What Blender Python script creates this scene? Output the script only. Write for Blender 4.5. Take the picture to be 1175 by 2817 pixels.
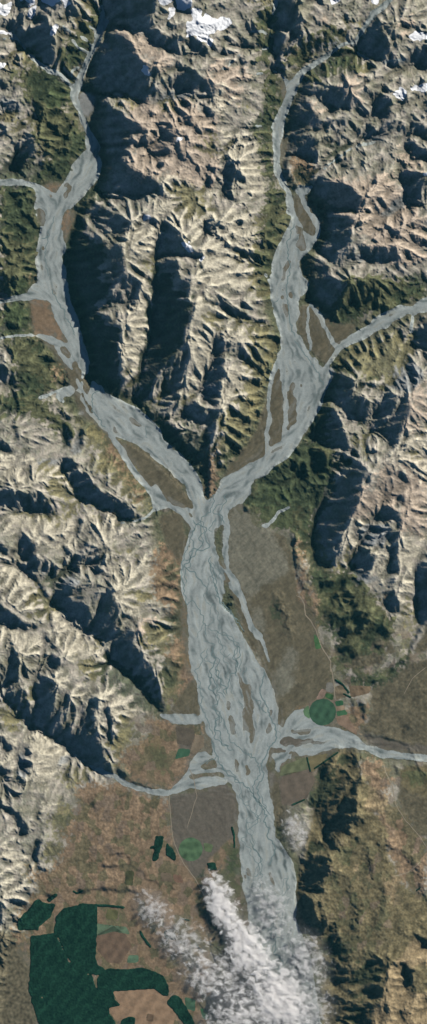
import bpy, math, time
import numpy as np

T0 = time.time()
scene = bpy.context.scene
for o in list(bpy.data.objects):
    bpy.data.objects.remove(o)

# ---------------------------------------------------------------- camera, sky, sun
KM = 0.029                     # kilometres per survey unit; 1 Blender unit = 1 km
W, H = 1175.0, 2817.0
cam = bpy.data.cameras.new("Camera")
cam_ob = bpy.data.objects.new("Camera", cam)
scene.collection.objects.link(cam_ob)
scene.camera = cam_ob
CAM_Z = 700.0
cam.sensor_fit = 'VERTICAL'
cam.angle = 2 * math.atan(H * KM / 2 / (CAM_Z - 0.6))
cam.clip_start, cam.clip_end = 10.0, 3000.0
cam_ob.location = (0, 0, CAM_Z)

SUN_EL = 29.0                  # degrees above the horizon
SUN_DIR = 42.0                 # degrees from +x (image right) towards +y (image up)
se, sd = math.radians(SUN_EL), math.radians(SUN_DIR)
world = bpy.data.worlds.new("World")
scene.world = world
world.use_nodes = True
wt = world.node_tree
sky = wt.nodes.new("ShaderNodeTexSky")
sky.sky_type = 'NISHITA'
sky.sun_disc = False
sky.sun_elevation = se
sky.sun_rotation = math.radians(90.0 - SUN_DIR)
sky.altitude = 2500.0
sky.dust_density = 0.0
sky.air_density = 1.0
sky.ozone_density = 5.0
wt.links.new(sky.outputs[0], wt.nodes["Background"].inputs[0])
wt.nodes["Background"].inputs[1].default_value = 0.05
sun = bpy.data.lights.new("Sun", 'SUN')
sun.energy = 5.0
sun.angle = math.radians(0.5)
sun.color = (1.0, 0.93, 0.82)
sun_ob = bpy.data.objects.new("Sun", sun)
scene.collection.objects.link(sun_ob)
sun_ob.rotation_euler = (0, math.radians(90 - SUN_EL), sd)
scene.view_settings.view_transform = 'Standard'
scene.view_settings.look = 'None'
scene.view_settings.gamma = 1.0
scene.view_settings.exposure = 0.1
scene.cycles.max_bounces = 12
scene.cycles.diffuse_bounces = 0
scene.cycles.volume_bounces = 12
scene.cycles.volume_step_rate = 0.6
scene.cycles.volume_max_steps = 128

# ---------------------------------------------------------------- survey data
# Coordinates are survey-sheet units ("sheet:x,y"); sheets 1..12 tile the valley map, 2 across, 6 down.
SHEET = {1: (0, 0), 2: (575, 0), 3: (0, 450), 4: (575, 450), 5: (0, 900), 6: (575, 900), 7: (0, 1350), 8: (575, 1350),
         9: (0, 1800), 10: (575, 1800), 11: (0, 2300), 12: (575, 2300)}
K = 600.0 / 1074.0


def pts(s):
    out, t = [], (0, 0)
    k = 1.0
    for w in s.split():
        if w[0] == 'T':
            t = SHEET[int(w[1:])]
            k = K
        elif w == 'M':
            t, k = (0, 0), 1.0
        else:
            a, b = w.split(',')
            out.append((t[0] + float(a) * k, t[1] + float(b) * k))
    return out


def multi(s):
    """several outlines, separated by ';' or newlines; the sheet carries over"""
    res, cur = [], ''
    for part in s.replace('\n', ';').split(';'):
        part = part.strip()
        if not part:
            continue
        if part[0] in 'TM':
            cur = part.split()[0]
            res.append(pts(part))
        else:
            res.append(pts(cur + ' ' + part))
    return res


GRAVEL_MAIN = pts("""T1 505,65 497,100 482,150 468,190 455,235 437,275 410,310 390,350 365,410 345,450 345,480 365,510 385,545
400,590 410,625 425,655 420,700 425,735 390,765 365,800 340,850 315,895 T3 285,130 275,150 245,135 215,115 180,100 140,88 100,78
40,72 -40,85 -40,103 60,105 130,105 165,120 175,140 178,180 170,210 180,265 205,320 190,370 175,430 180,480 182,520 185,575
150,610 120,640 60,655 0,675 -40,680 -40,692 60,675 130,672 220,665 250,680 255,720 275,770 310,830 345,885 T5 360,100 355,150 385,180
425,235 455,275 440,320 450,380 465,440 490,480 530,515 600,545 670,575 720,610 760,650 820,690 880,745 905,780 930,830 950,885
T7 960,100 950,150 940,190 925,240 910,290 895,350 890,430 900,500 920,560 925,650 935,740 930,800 945,895 T9 940,50 955,100
975,150 975,230 1000,290 1015,380 1040,430 T10 20,500 45,560 100,620 130,680 145,740 150,800 145,860 145,895 T12 150,40 160,120
165,200 170,260 190,330 200,450 250,600 300,1000 560,1000 500,600 430,420 425,300 430,220 410,130 370,60 T10 330,895 320,840
315,750 300,700 290,630 285,560 290,500 310,450 340,400 350,370 335,330 340,290 325,240 320,190 300,140 280,90 250,30 T8 270,895
230,830 180,740 110,610 60,570 60,540 80,500 70,440 80,400 40,290 20,220 40,200 60,170 80,150 90,110 130,70 160,60 200,20 210,0
T6 210,840 200,780 220,755 295,720 310,690 380,650 440,570 470,520 500,480 530,430 570,330 590,290 605,240 590,190 630,130
680,90 760,60 830,20 T4 700,895 780,850 830,820 880,810 920,770 980,740 1000,735 1130,725 1130,650 1074,655 1040,670 1000,705
940,697 880,730 830,755 780,800 700,845 640,895 T6 630,100 600,150 575,190 560,210 530,160 490,120 460,60 430,0 T4 455,895
430,850 425,800 440,740 440,670 470,640 490,600 480,570 460,545 445,510 450,470 480,440 505,415 545,350 550,310 530,270 500,240
480,190 460,150 490,150 515,90 540,40 500,110 440,110 425,130 450,170 470,220 510,280 530,320 520,370 490,350 470,330 440,280
425,250 415,200 410,160 385,110 365,70 360,30 T2 360,895 355,840 345,780 350,720 355,690 365,640 375,580 400,520 420,460 450,410
460,370 520,330 580,290 640,240 680,215 715,225 740,180 780,130 830,75 880,30 960,-60 920,-60 880,0 800,60 770,120 720,200
700,210 650,215 600,255 540,290 470,330 430,370 395,405 370,380 350,365 390,440 370,490 350,540 325,580 315,620 315,700 320,760
325,830 330,895 T4 335,50 350,100 380,140 380,190 390,240 330,195 390,250 415,260 400,300 370,350 330,430 310,490 305,560
300,620 305,680 320,740 340,800 355,850 360,895 T6 360,90 370,200 385,300 410,400 430,460 400,500 380,540 310,590 270,640
200,670 120,720 60,750 50,800 20,840 T5 1015,855 1000,830 998,795 980,740 950,690 900,640 840,585 805,555 785,500 750,460
715,430 670,395 620,375 560,345 515,315 495,290 460,270 430,235 435,180 430,120 410,70 385,40 388,0 T3 415,890 388,840 392,790
375,745 345,690 335,620 322,560 325,515 310,490 305,460 325,410 310,370 300,300 305,265 330,225 370,200 400,165 440,120 470,80
490,40 500,0 T1 485,895 500,800 485,760 495,720 470,680 440,640 425,590 405,550 385,500 380,470 395,440 410,380 430,330 450,280
480,230 500,180 525,130 540,100 515,95 515,65""")
GRAVEL_FANS = multi("""T9 765,290 830,300 870,298 960,295 1000,310 995,340 940,345 870,340 820,320
T9 830,675 880,630 930,570 950,520 970,490 1010,480 1040,510 1020,530 980,555 1000,570 1090,560 1090,580 1000,585 940,600 920,620 1000,600 1120,610 1110,640 1030,650 980,665 940,660 880,680 830,690
T10 470,270 490,310 550,350 620,365 690,385 740,410 760,445 800,460 860,470 940,485 1010,490 1150,505 1150,530 1000,520 920,515 850,510 800,490 760,465 700,460 630,460 560,480 500,495 450,500 400,510 350,545 345,600 330,570 330,530 310,490 340,490 400,470 320,460 310,440 350,390 380,330 420,280
T5 160,30 230,40 300,65 360,95 370,140 350,190 340,200 325,180 290,130 260,90 220,60
T5 270,340 340,290 365,310 360,330 300,345 330,375 310,370
T7 740,0 790,20 850,60 800,90 760,100 750,60""")
# stream threads: (width in survey units, line)
STREAMS = [(w, pts(s)) for w, s in (
    (13, "T5 545,530 590,600 640,680 700,760 760,830 T7 800,40 850,75 900,110 950,170"),
    (9, "T5 760,790 830,850 900,880 T7 960,110"),
    (9, "T6 360,120 330,190 310,250 297,320 292,400 300,460 282,520 290,630"),
    (11, "T6 370,100 360,200 370,300 385,380 380,450 370,545"), (7, "T6 400,120 410,220 430,330 440,440"),
    (5, "T4 490,700 485,800 500,895 T6 500,60 500,115"), (8, "T4 500,690 545,740 570,800 610,880 T6 630,110"),
    (13, "T8 90,150 80,300 90,390 130,450 160,520 185,600 210,680 245,720"), (9, "T8 60,380 90,450 150,520"),
    (12, "T9 480,575 560,600 620,640 700,665 770,680 840,680"), (4, "T9 330,470 400,530 480,575"),
    (9, "T1 190,310 240,345 300,370 330,400 370,440"), (4, "T1 190,310 130,250 85,190 40,150"), (3, "T1 0,190 80,185"),
    (3, "T1 440,262 380,230 350,190"), (3, "T1 450,228 420,190 350,165 300,120"), (3, "T1 470,150 430,120"),
    (4, "T1 352,390 355,350 390,325"), (3, "T2 300,180 260,155 180,160"), (3, "T2 300,235 220,250 150,280 60,350"),
    (4, "T2 230,370 320,350 350,370"), (4, "T2 335,-20 320,50 315,80"), (3, "T2 230,620 310,625"),
    (6, "T3 -40,95 100,92"), (4, "T5 -40,60 60,42 160,35"), (6, "T5 190,350 250,330 310,300 350,295"),
    (4, "T5 340,190 380,240 390,330 430,400 450,450"), (4, "T5 370,150 410,220 400,300 440,380"),
    (5, "T7 590,160 650,155 720,130 760,90 760,60"), (6, "T8 280,180 320,140 345,105 400,80"), (4, "T8 255,175 290,165"),
    (6, "T4 1000,710 1005,760 995,830 T6 1000,20"), (9, "T4 985,720 1020,740"),
    (9, "T2 960,-60 880,15 800,70 770,130 720,205 650,225"), (11, "T1 508,65 495,110 475,190 450,260 410,330"), (5, "T1 515,80 500,20 490,-40"), (6, "T8 240,700 265,740 280,790 300,850"), (4, "T8 215,680 250,700 270,720"), (4, "T4 270,540 300,580"), (3, "T2 715,225 740,270 790,295"), (6, "T2 860,310 930,298 1000,290"),
    (5, "T4 395,60 375,30"), (3, "T2 540,850 620,790 700,730 820,700 900,680"),
    )]
BARS = multi("""T1 380,350 385,375 370,390 360,370
T3 195,210 215,240 230,270 215,305 195,290 180,260 185,225; 345,90 360,110 350,150 320,170 305,150 330,110; 200,400 215,410 205,440 195,430; 290,575 305,600 315,640 300,620; 235,135 270,160 275,195 255,180
T5 280,90 320,95 350,130 350,160 330,155 300,130; 535,405 560,440 590,490 575,490 550,450; 630,435 680,460 710,490 700,500 650,465
T5 650,590 700,610 750,660 700,660; 780,810 840,830 890,870 940,890 900,895 830,870
T4 425,300 450,320 480,370 490,400 450,430 420,400 430,350; 395,440 410,440 395,520 370,570 375,500; 360,620 400,560 385,620 355,680 345,670; 375,690 395,700 385,745 365,740; 400,640 420,620 415,650 395,680; 340,560 350,570 345,600 335,590
T6 445,240 460,270 455,330 440,300; 400,230 420,330 440,420 440,460 400,490 395,430 385,330; 400,120 430,150 425,180 405,170
T8 30,220 50,210 60,300 90,400 60,390 40,300; 80,460 100,490 135,520 150,580 165,650 160,665 130,600 90,560 85,500; 20,180 40,190 30,230
T10 80,235 105,240 110,300 130,370 125,420 105,390 95,310; 140,80 170,120 205,180 220,220 215,300 225,380 220,450 200,440 180,380 165,300 170,220 150,140; 300,250 320,300 340,330 325,330 300,300; 280,330 300,330 300,390 285,390; 115,510 150,530 150,570 125,550; 165,530 200,540 205,590 185,600 165,560; 70,440 90,460 85,480; 0,430 20,470 10,480
T10 390,360 440,370 510,385 480,400 400,380; 370,410 450,410 600,430 500,440 430,450 350,450 350,430; 350,490 440,475 450,490 350,520
T9 990,540 1020,530 1070,525 1050,555 1000,555; 925,610 950,590 1000,600 940,620; 940,635 1000,620 1060,620 1000,640
T12 290,160 320,220 320,270 290,240; 190,140 205,180 195,240 180,200""")

SHADE = multi("""T1 60,-60 100,-60 100,60 110,110 125,160 85,180 60,165 35,140 40,110 80,90 95,50 70,20
205,60 240,70 245,120 250,170 260,230 270,280 285,330 255,335 210,315 160,270 110,230 85,195 100,170 130,150 165,115 185,70
110,-60 150,-60 145,35 110,45; 200,-60 300,-60 305,35 270,50 230,30 205,40; 320,0 345,20 385,60 390,85 355,65 330,40; 290,190 300,220 305,270 290,320 280,290 285,240
485,-90 790,-90 770,45 745,70 735,120 745,160 700,165 640,140 590,130 545,125 515,85 495,50
700,165 745,150 850,190 885,180 880,240 870,270 830,250 770,220 730,190
850,0 940,0 950,50 945,75 900,70 865,40; 925,180 960,195 1010,215 1030,250 1010,285 970,260 930,240 910,210
540,125 560,150 620,180 660,220 665,270 690,300 740,320 770,350 745,380 720,400 740,440 730,480 700,500 640,480 590,465 530,465 470,465 430,455 395,440 405,390 430,340 445,290 480,240 510,180
870,365 930,345 990,370 1040,400 1065,450 1060,490 1020,470 960,450 900,440 860,450 850,400
490,480 520,500 560,540 620,580 670,605 725,640 725,665 690,665 640,650 660,690 640,730 600,760 590,790 620,830 640,850 700,870 760,895 820,910 805,935 790,960 640,970 480,960 485,850 500,800 485,760 495,720 480,680 450,640 435,600 440,550 460,515
865,520 900,545 940,580 945,620 910,610 880,580 865,550; 785,625 830,625 880,650 895,670 860,690 840,705 800,680 780,655; 770,715 820,710 845,740 850,770 790,775 720,765 740,735; 880,690 900,720 890,750 915,775 905,795 870,780 855,740 865,710
1000,505 1020,520 1045,560 1050,590 1020,575 995,540; 155,465 185,490 205,530 190,560 185,600 170,580 165,530 150,500; 135,670 170,670 185,700 160,740 140,780 110,820 60,830 45,800 75,745 110,700
-40,640 40,650 30,670 -40,660; 190,760 220,800 215,860 190,800; -40,385 30,400 45,430 20,440; 60,400 85,450 75,470 60,430
T2 340,10 390,-60 430,30 450,70 440,120 455,150 460,180 430,175 380,155 330,140 300,130 300,95 315,60; 310,150 330,150 360,165 380,200 380,240 350,270 350,300 370,340 360,360 320,345 322,300 300,260 298,200
390,240 430,245 435,270 405,280 385,260; 500,-40 550,-40 545,20 515,10
790,100 830,110 850,160 880,200 900,220 885,240 880,270 870,300 840,305 790,295 740,270 720,240 725,200 760,160; 840,110 900,110 910,140 945,190 930,205 890,190 860,150
1060,215 1140,230 1140,330 1030,320 1000,295 1020,260; 815,450 840,455 890,475 900,500 900,550 880,585 840,580 795,540 800,490
455,390 480,400 510,430 570,440 600,420 650,425 690,450 715,490 715,530 700,570 680,550 650,540 610,550 590,500 550,480 500,470 450,445 440,420
430,460 480,470 500,500 530,550 560,590 620,590 625,610 580,630 520,640 460,655 400,665 360,655 365,610 380,560 400,500
400,670 450,665 520,665 535,690 515,730 530,790 520,810 490,780 450,765 400,770 385,810 390,860 375,895 360,895 355,840 365,780 380,720
770,610 800,600 805,640 780,660 765,640; 1010,630 1050,620 1140,640 1140,700 1040,690 1000,660; 950,700 1000,700 1050,740 1140,750 1140,790 1040,790 990,750
950,850 1000,840 1040,850 1140,870 1140,915 940,895; 80,780 110,790 135,830 145,850 130,895 80,895 65,850 75,800; -10,430 25,440 30,490 10,490 -10,470; -10,540 20,560 30,590 -10,580
145,280 175,290 170,340 165,390 150,370 150,320; 120,195 190,200 240,210 250,235 200,240 150,230; 130,50 160,60 180,100 190,120 150,100; 90,120 150,140 150,155 100,145; 720,370 780,390 800,410 760,405 725,390; 630,590 665,595 660,615 635,605; 650,130 680,200 660,190 640,150
T3 375,260 430,250 420,300 450,340 490,380 520,400 530,425 560,400 610,390 605,440 620,480 620,520 600,545 560,550 500,530 500,540 560,570 545,610 540,650 510,680 500,720 450,760 440,780 480,740 520,740 560,770 600,780 600,895 T5 605,60 580,120 600,160 590,230 620,250 600,300 580,340 540,330 495,290 460,270 430,235 435,180 430,120 410,70 388,40 T3 415,895 385,840 395,790 375,745 345,690 335,620 322,560 325,515 305,490 305,460 325,410 345,340 365,290
T3 390,190 450,170 500,200 540,230 560,260 520,250 480,280 440,240 400,250 375,215; 520,240 600,270 650,300 650,350 600,350 560,320 530,290
T3 500,0 620,0 640,20 700,50 750,75 805,95 790,130 770,155 730,140 640,130 570,125 500,125 460,120 475,80; 470,105 520,130 545,180 530,200 490,170
780,270 830,275 850,310 890,340 910,370 905,395 950,410 985,440 990,465 950,470 900,460 850,455 800,470 755,470 750,440 780,410 795,370 800,330; 700,260 740,260 770,290 740,310 710,290
765,495 800,480 850,480 880,500 860,560 870,590 910,560 940,560 950,590 935,640 930,670 970,690 975,720 940,790 915,850 915,895 T5 935,30 900,70 860,110 850,160 800,200 770,250 760,300 750,340 760,380 720,360 700,390 660,380 650,340 600,350 590,330 640,290 660,250 690,200 700,130 730,70 T3 725,895 740,830 755,790 725,750 730,710 770,650 775,620 755,570 770,530
T3 690,560 705,565 700,610 680,660 640,690 610,710 630,670 650,620; 1050,300 1060,280 1074,290 1060,330 1030,350 1010,330 1030,310; 1040,50 1050,70 1030,120 1000,130 1010,90; 1060,850 1074,830 1100,895 1060,895; 990,640 1040,670 1090,685 1090,695 1030,690 1000,665; 975,480 1000,500 1000,540 980,520
-40,515 30,530 40,590 60,630 80,650 50,665 -40,665; 40,760 60,770 80,810 70,830 30,800; 60,190 90,180 100,160 120,190 90,210; 60,130 80,150 70,170 40,150
T4 75,0 130,0 140,50 145,80 120,110 110,150 155,195 110,185 75,160 65,130 90,80 70,40; -20,270 20,290 10,340 -20,360; 370,0 390,20 400,60 390,100 370,80 360,40; 400,90 430,100 420,140 410,150
535,65 590,90 650,90 700,100 720,130 770,170 770,220 720,240 660,235 600,230 560,230 510,190 480,175 500,130
560,270 600,240 700,260 740,290 745,310 700,310 680,330 700,350 700,390 650,430 630,470 600,485 560,450 520,425 515,400 545,350 560,320
980,30 1040,50 1130,60 1090,110 1030,160 1010,205 960,180 950,150 975,110 945,80; 860,310 890,310 925,340 905,380 880,350; 740,400 800,410 880,400 915,420 930,460 900,480 850,480 800,490 770,490 740,450 725,420
460,450 500,440 540,465 580,490 590,520 600,560 640,580 690,570 690,600 660,650 650,700 600,760 570,780 560,740 530,690 490,670 490,620 480,570 455,540 445,510
100,400 150,410 200,440 220,470 170,450 120,430; 0,670 60,690 130,710 200,750 260,780 310,800 260,792 190,764 110,732 50,712 0,694; 50,830 80,850 75,895 0,895 30,860; 775,640 800,650 780,720 765,700; 1030,520 1060,540 1084,560 1084,600 1050,560; 940,600 980,640 960,660; 1010,840 1140,850 1140,895 1015,895
T5 920,80 950,100 950,150 920,240 880,280 850,330 800,340 790,300 830,250 870,220 900,180 905,120; 1045,70 1074,50 1074,210 1020,260 975,300 1000,270 1050,190 1065,130
900,380 960,350 1000,400 1050,450 1074,440 1060,500 1030,480 970,470 900,440 880,410; 980,600 1030,560 1040,640 1030,830 1010,850 1000,800 1005,720 990,680
310,640 350,640 380,680 390,710 430,720 480,780 500,810 560,835 610,855 640,880 T7 650,90 670,130 640,150 600,140 570,110 500,90 440,55 400,30 T5 400,840 370,800 350,760 330,720 300,690
T5 310,450 340,470 350,520 340,570 345,600 320,580 310,530; 180,370 220,430 310,460 300,470 230,450 190,410; -40,150 40,190 50,220 20,250 -40,230; -40,530 60,580 70,620 20,600 -40,570; 60,470 90,520 90,560 70,530; 400,510 415,520 410,570 395,600 395,550
750,450 800,470 860,500 900,560 880,580 840,560 800,520; 900,560 960,600 980,660 940,650 910,610
T6 50,20 80,40 80,130 75,180 80,230 60,290 20,340 -20,360 -20,240 20,200 30,150 15,100 20,60; 40,380 50,420 40,480 20,560 -5,620 -10,700 -20,500 10,430
610,230 660,240 700,260 720,290 690,330 650,370 610,370 570,345 590,290; 700,330 745,320 780,360 790,400 790,450 760,465 700,430 640,400 610,380 650,370; 880,315 935,345 920,380 890,410 870,445 830,450 800,445 815,400 850,350
960,340 985,345 990,440 970,480 940,520 930,570 890,580 860,550 830,520 860,480 920,430 930,380; 560,370 600,380 620,400 640,450 680,560 685,590 660,610 600,590 550,570 510,540 500,490 520,440 540,400
1060,-20 1140,0 1140,140 1040,130 1010,100 1000,30 1010,10 1040,20; 500,590 560,600 580,660 570,710 530,720 490,690 500,640
700,700 740,650 760,680 795,730 790,770 750,760 770,800 740,870 T8 750,30 720,90 700,130 690,170 650,200 600,190 640,210 620,260 600,300 610,340 590,370 540,350 510,310 500,250 505,200 520,160 530,80 600,80 560,30 T6 640,860 600,810 610,770 650,740 690,745 640,720
T6 300,690 340,680 330,700 300,710; 860,700 900,700 960,720 990,760 970,770 920,720 880,730; 830,790 870,780 880,810 850,830; 920,850 950,840 980,870 960,895 920,880; 1030,740 1035,770 1010,800; 800,570 850,620 830,640 800,600
700,260 760,270 850,290 830,300 760,290; 380,700 420,640 440,660 410,720; 430,700 470,660 500,740 450,745
T7 -40,-20 50,20 40,60 -40,50; 190,60 240,90 260,120 220,110; 385,125 410,160 400,210 380,240 370,210 380,170; 105,220 130,225 180,260 175,290 190,330 185,400 150,390 120,350 80,310 60,290 85,270; -40,215 40,290 50,320 30,330 -40,270
310,270 330,275 360,290 330,320 310,300; 380,300 420,320 410,360 370,390 330,400 320,380 350,340; 510,270 530,290 515,350 505,380 490,340; 275,340 285,380 260,430 240,440 250,400 270,370
530,460 560,510 590,580 580,640 560,700 520,740 480,720 430,690 380,650 330,610 270,580 250,540 255,510 300,480 360,490 340,520 350,540 430,560 440,520 445,560 440,610 460,620 480,570 500,510
600,600 650,620 680,650 680,700 660,760 700,790 720,840 760,870 T9 730,40 760,80 780,150 800,200 815,250 810,300 780,290 740,230 720,180 680,140 640,110 600,80 560,30 T7 560,850 530,820 520,790 560,740 620,700 670,680 660,650 620,640
T7 -40,540 60,590 90,620 80,670 60,680 30,660 -40,640; 90,620 120,640 150,650 190,650 180,680 130,685 80,670; 55,790 90,800 100,830 90,895 T9 100,40 70,70 40,110 30,160 10,180 -20,140 30,90 T7 50,840
T7 250,790 300,830 320,850 310,870 270,880 240,840; 210,680 260,740 270,780 230,740; 40,325 80,360 150,430 200,475 190,440 140,390 80,340; 170,420 230,480 235,520 250,560 225,530 190,470
T8 580,20 750,0 750,30 720,90 700,130 650,150 600,130 560,90 545,65; 640,200 660,210 640,290 620,350 600,390 580,380 610,320
850,60 900,90 960,110 960,190 940,230 950,270 930,310 900,330 900,290 870,300 900,250 880,200 920,200 900,150 830,140 820,100; 720,290 760,280 800,300 830,320 820,370 800,400 760,390 700,380 685,350 700,320; 890,290 930,300 935,350 940,410 900,410 870,390 880,340
1015,350 1140,360 1140,630 1050,670 1025,640 1010,570 1020,500 1005,430; 880,490 930,480 925,530 935,590 900,590 860,560 855,530; 990,740 1020,680 1050,670 1010,760 960,845 980,800
410,225 425,240 425,320 440,400 460,480 450,500 435,450 415,360 408,290; 370,610 390,640 395,665 380,650 370,630; 170,60 190,80 190,120 165,100; 900,30 980,20 980,70 930,60
540,450 620,440 600,470 550,490; 640,430 700,420 690,450 650,480; 600,500 690,490 740,540 700,580 690,530 620,530; 620,620 700,620 690,650 640,650; 700,560 760,600 740,660 700,640; 640,680 700,670 690,710 640,720; 720,680 780,600 800,590 770,660 730,710; 810,680 850,660 900,700 880,730 840,710; 800,750 850,760 830,800; 620,760 700,770 640,820; 690,800 740,780 720,830
320,560 345,530 350,570 330,610; 340,650 355,690 345,690
T9 240,0 310,30 320,45 280,65 240,50; 15,190 60,180 110,170 130,200 135,250 150,300 150,330 110,320 80,290 50,250 20,220
200,110 250,120 290,145 280,180 260,250 240,330 270,300 290,250 330,200 350,180 355,210 320,280 300,330 310,380 340,330 370,280 400,230 410,220 400,270 360,320 350,400 390,340 430,270 450,215 480,215 490,250 470,300 475,370 490,430 520,470 510,510 540,540 560,570 540,590 490,570 430,540 380,500 350,470 300,430 240,400 190,380 150,350 150,320 170,240 165,170 180,130
515,255 540,290 555,330 550,390 570,445 550,440 530,400 530,340 510,290; 560,570 600,560 630,590 620,625 590,605 560,590; 630,620 700,635 760,665 745,670 690,650 640,640; -40,530 40,560 60,580 30,600 -40,580
-40,715 50,740 100,780 130,840 140,895 100,880 80,810 40,770 -40,740; 180,690 230,720 270,740 210,725; 185,760 220,780 200,800 220,850 260,895 235,870 200,830 180,790; -40,350 60,460 50,470 -40,420; 450,720 475,730 465,770 450,750
T10 740,600 750,620 735,650 720,700 730,740 745,780 720,790 700,760 640,770 690,790 690,830 660,850 650,820 640,860 600,895 560,870 590,830 620,800 640,760 650,710 690,690 700,650 710,610
900,535 930,570 925,610 910,590 900,560; 750,395 850,400 900,410 990,440 1010,470 980,460 880,420 760,405; 940,20 985,0 990,10 940,50 870,100 850,130 800,160 780,130 850,110; 890,230 890,260 850,300 830,330 845,290; 1000,320 990,350 950,420 950,400 970,350; 930,350 900,410 895,400
520,560 560,530 640,480 600,540 560,590; 690,230 720,230 710,290 730,330 710,320; 740,240 770,240 760,330 745,300
T10 700,690 730,720 740,790 700,850 640,895 560,895 590,820 640,740
T12 500,40 560,30 620,40 680,60 720,90 650,80 600,70 520,50; 490,90 560,100 600,110 600,150 570,190 560,250 545,280 480,280 440,260 450,200 480,140; 430,280 470,280 500,310 520,370 550,410 530,490 490,470 440,440 415,400 415,330
570,420 590,430 560,480 525,500 540,460; 790,90 805,100 812,170 800,230 790,180 785,120; 740,400 750,420 745,460 735,430; 630,410 645,440 640,480 630,450; 990,455 1040,490 1140,530 1140,570 1040,540 1010,490
950,620 1010,650 1010,690 995,745 970,720 960,680 940,640; 760,715 850,735 860,780 800,780 750,770; 660,750 700,755 695,780 660,780; 930,830 945,870 970,895 965,915 930,880; 780,610 850,620 890,650 850,640 780,650; 700,0 750,0 740,40 700,10; 540,0 600,0 620,40 560,20; 650,510 690,460 725,430 700,470
T11 180,10 205,0 195,60 190,110 200,140 230,160 240,190 190,160 155,100 160,60; 60,20 110,50 140,100 160,120 130,90 90,50; -60,290 10,310 10,440 -60,460; -60,510 15,530 15,580 -60,590; 620,85 640,110 680,155 730,200 780,230 850,245 890,260 840,262 770,245 710,208 660,160 630,120
380,262 500,254 620,260 720,266 790,280 700,282 600,274 500,270 380,280; 460,140 530,135 640,150 600,158 500,150; 520,95 620,85 600,100; 220,300 280,280 240,315""")
# pale spurs that stay in the sun between the shaded hollows
SUNLIT = multi("""T8 755,20 860,0 850,60 800,140 740,250 700,330 660,400 610,395 650,290 700,150; 840,300 895,292 880,385 830,440 760,495 720,560 700,560 740,480 790,410
965,0 1074,0 1074,190 1030,340 1012,400 1018,520 1028,640 990,740 960,840 948,740 980,640 955,560 930,520 940,380 930,240 962,130
T6 985,340 1074,250 1074,600 1000,700 900,670 930,590 985,440; T6 780,790 860,800 850,895 720,895
T3 650,300 780,300 790,370 750,440 760,520 750,560 775,620 720,720 755,790 720,895 610,895 600,790 700,660 710,570 620,530 610,420; T5 610,20 730,20 690,130 650,250 600,240
T5 940,10 1040,60 1050,150 1000,250 940,340 890,320 930,230 940,120""")
# half-lit, grazing slopes
DIM = multi("""T1 560,320 640,330 640,400 520,430 500,400; 570,240 660,290 640,320 580,290; 870,440 1000,460 870,500 740,510 800,470; 640,620 700,680 850,640 840,700 700,720; 0,470 100,500 120,540 0,560
T2 200,130 300,140 300,200 200,220; 450,200 600,150 560,260 480,300; 560,460 660,520 580,560 520,480; 880,300 1074,230 1000,340 860,330; 960,640 1040,560 1074,600 1000,680; 720,650 900,560 900,640 760,700
T3 450,240 650,300 640,360 560,400 500,380 440,320; 500,530 680,540 640,700 500,720; 820,430 900,460 880,560 840,520; 560,150 650,130 640,180
T4 800,200 960,140 960,220 820,270; 580,480 760,360 740,460 620,560; 700,560 780,580 760,720 700,700
T5 940,200 1074,200 1074,400 960,340; 830,120 910,90 900,200 780,310 760,280; 0,780 220,800 180,895 0,895; 0,170 120,230 60,300 0,260
T5 760,440 900,480 1040,560 1030,700 980,720 880,620 800,540
T6 80,40 230,120 250,190 140,150 80,130; 850,290 1000,140 1050,250 960,340; 830,430 960,480 900,600 800,500; 700,560 760,620 860,690 780,680 680,640; 560,730 700,720 640,800; 620,700 700,620 760,640 700,700
T7 80,0 260,20 280,130 120,100; 310,410 440,460 400,540 280,470; 400,200 520,280 500,420 400,340; 560,690 690,660 560,740; 180,330 270,350 230,430 180,420; 60,820 90,895 T9 60,130 30,170 T7 20,895
T8 750,170 900,150 940,230 860,300 740,280; 640,20 700,60 600,60; 560,180 660,170 640,240 560,230; 700,380 860,400 740,480; 680,380 760,370 740,420 700,410; 640,680 760,640 720,760 620,800
T9 100,480 170,420 150,620 80,600; 200,40 300,100 180,120; 10,600 120,620 100,700 20,690; 700,700 740,720 700,740
T10 560,570 720,500 700,620 620,740 560,830 500,720; 690,210 790,250 740,370
T12 480,50 700,110 560,240 440,230; 590,480 740,500 720,600 580,640; 560,640 740,640 760,720 640,760; 760,560 900,600 860,720 760,680; 560,760 850,800 800,925 600,925""")
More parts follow.
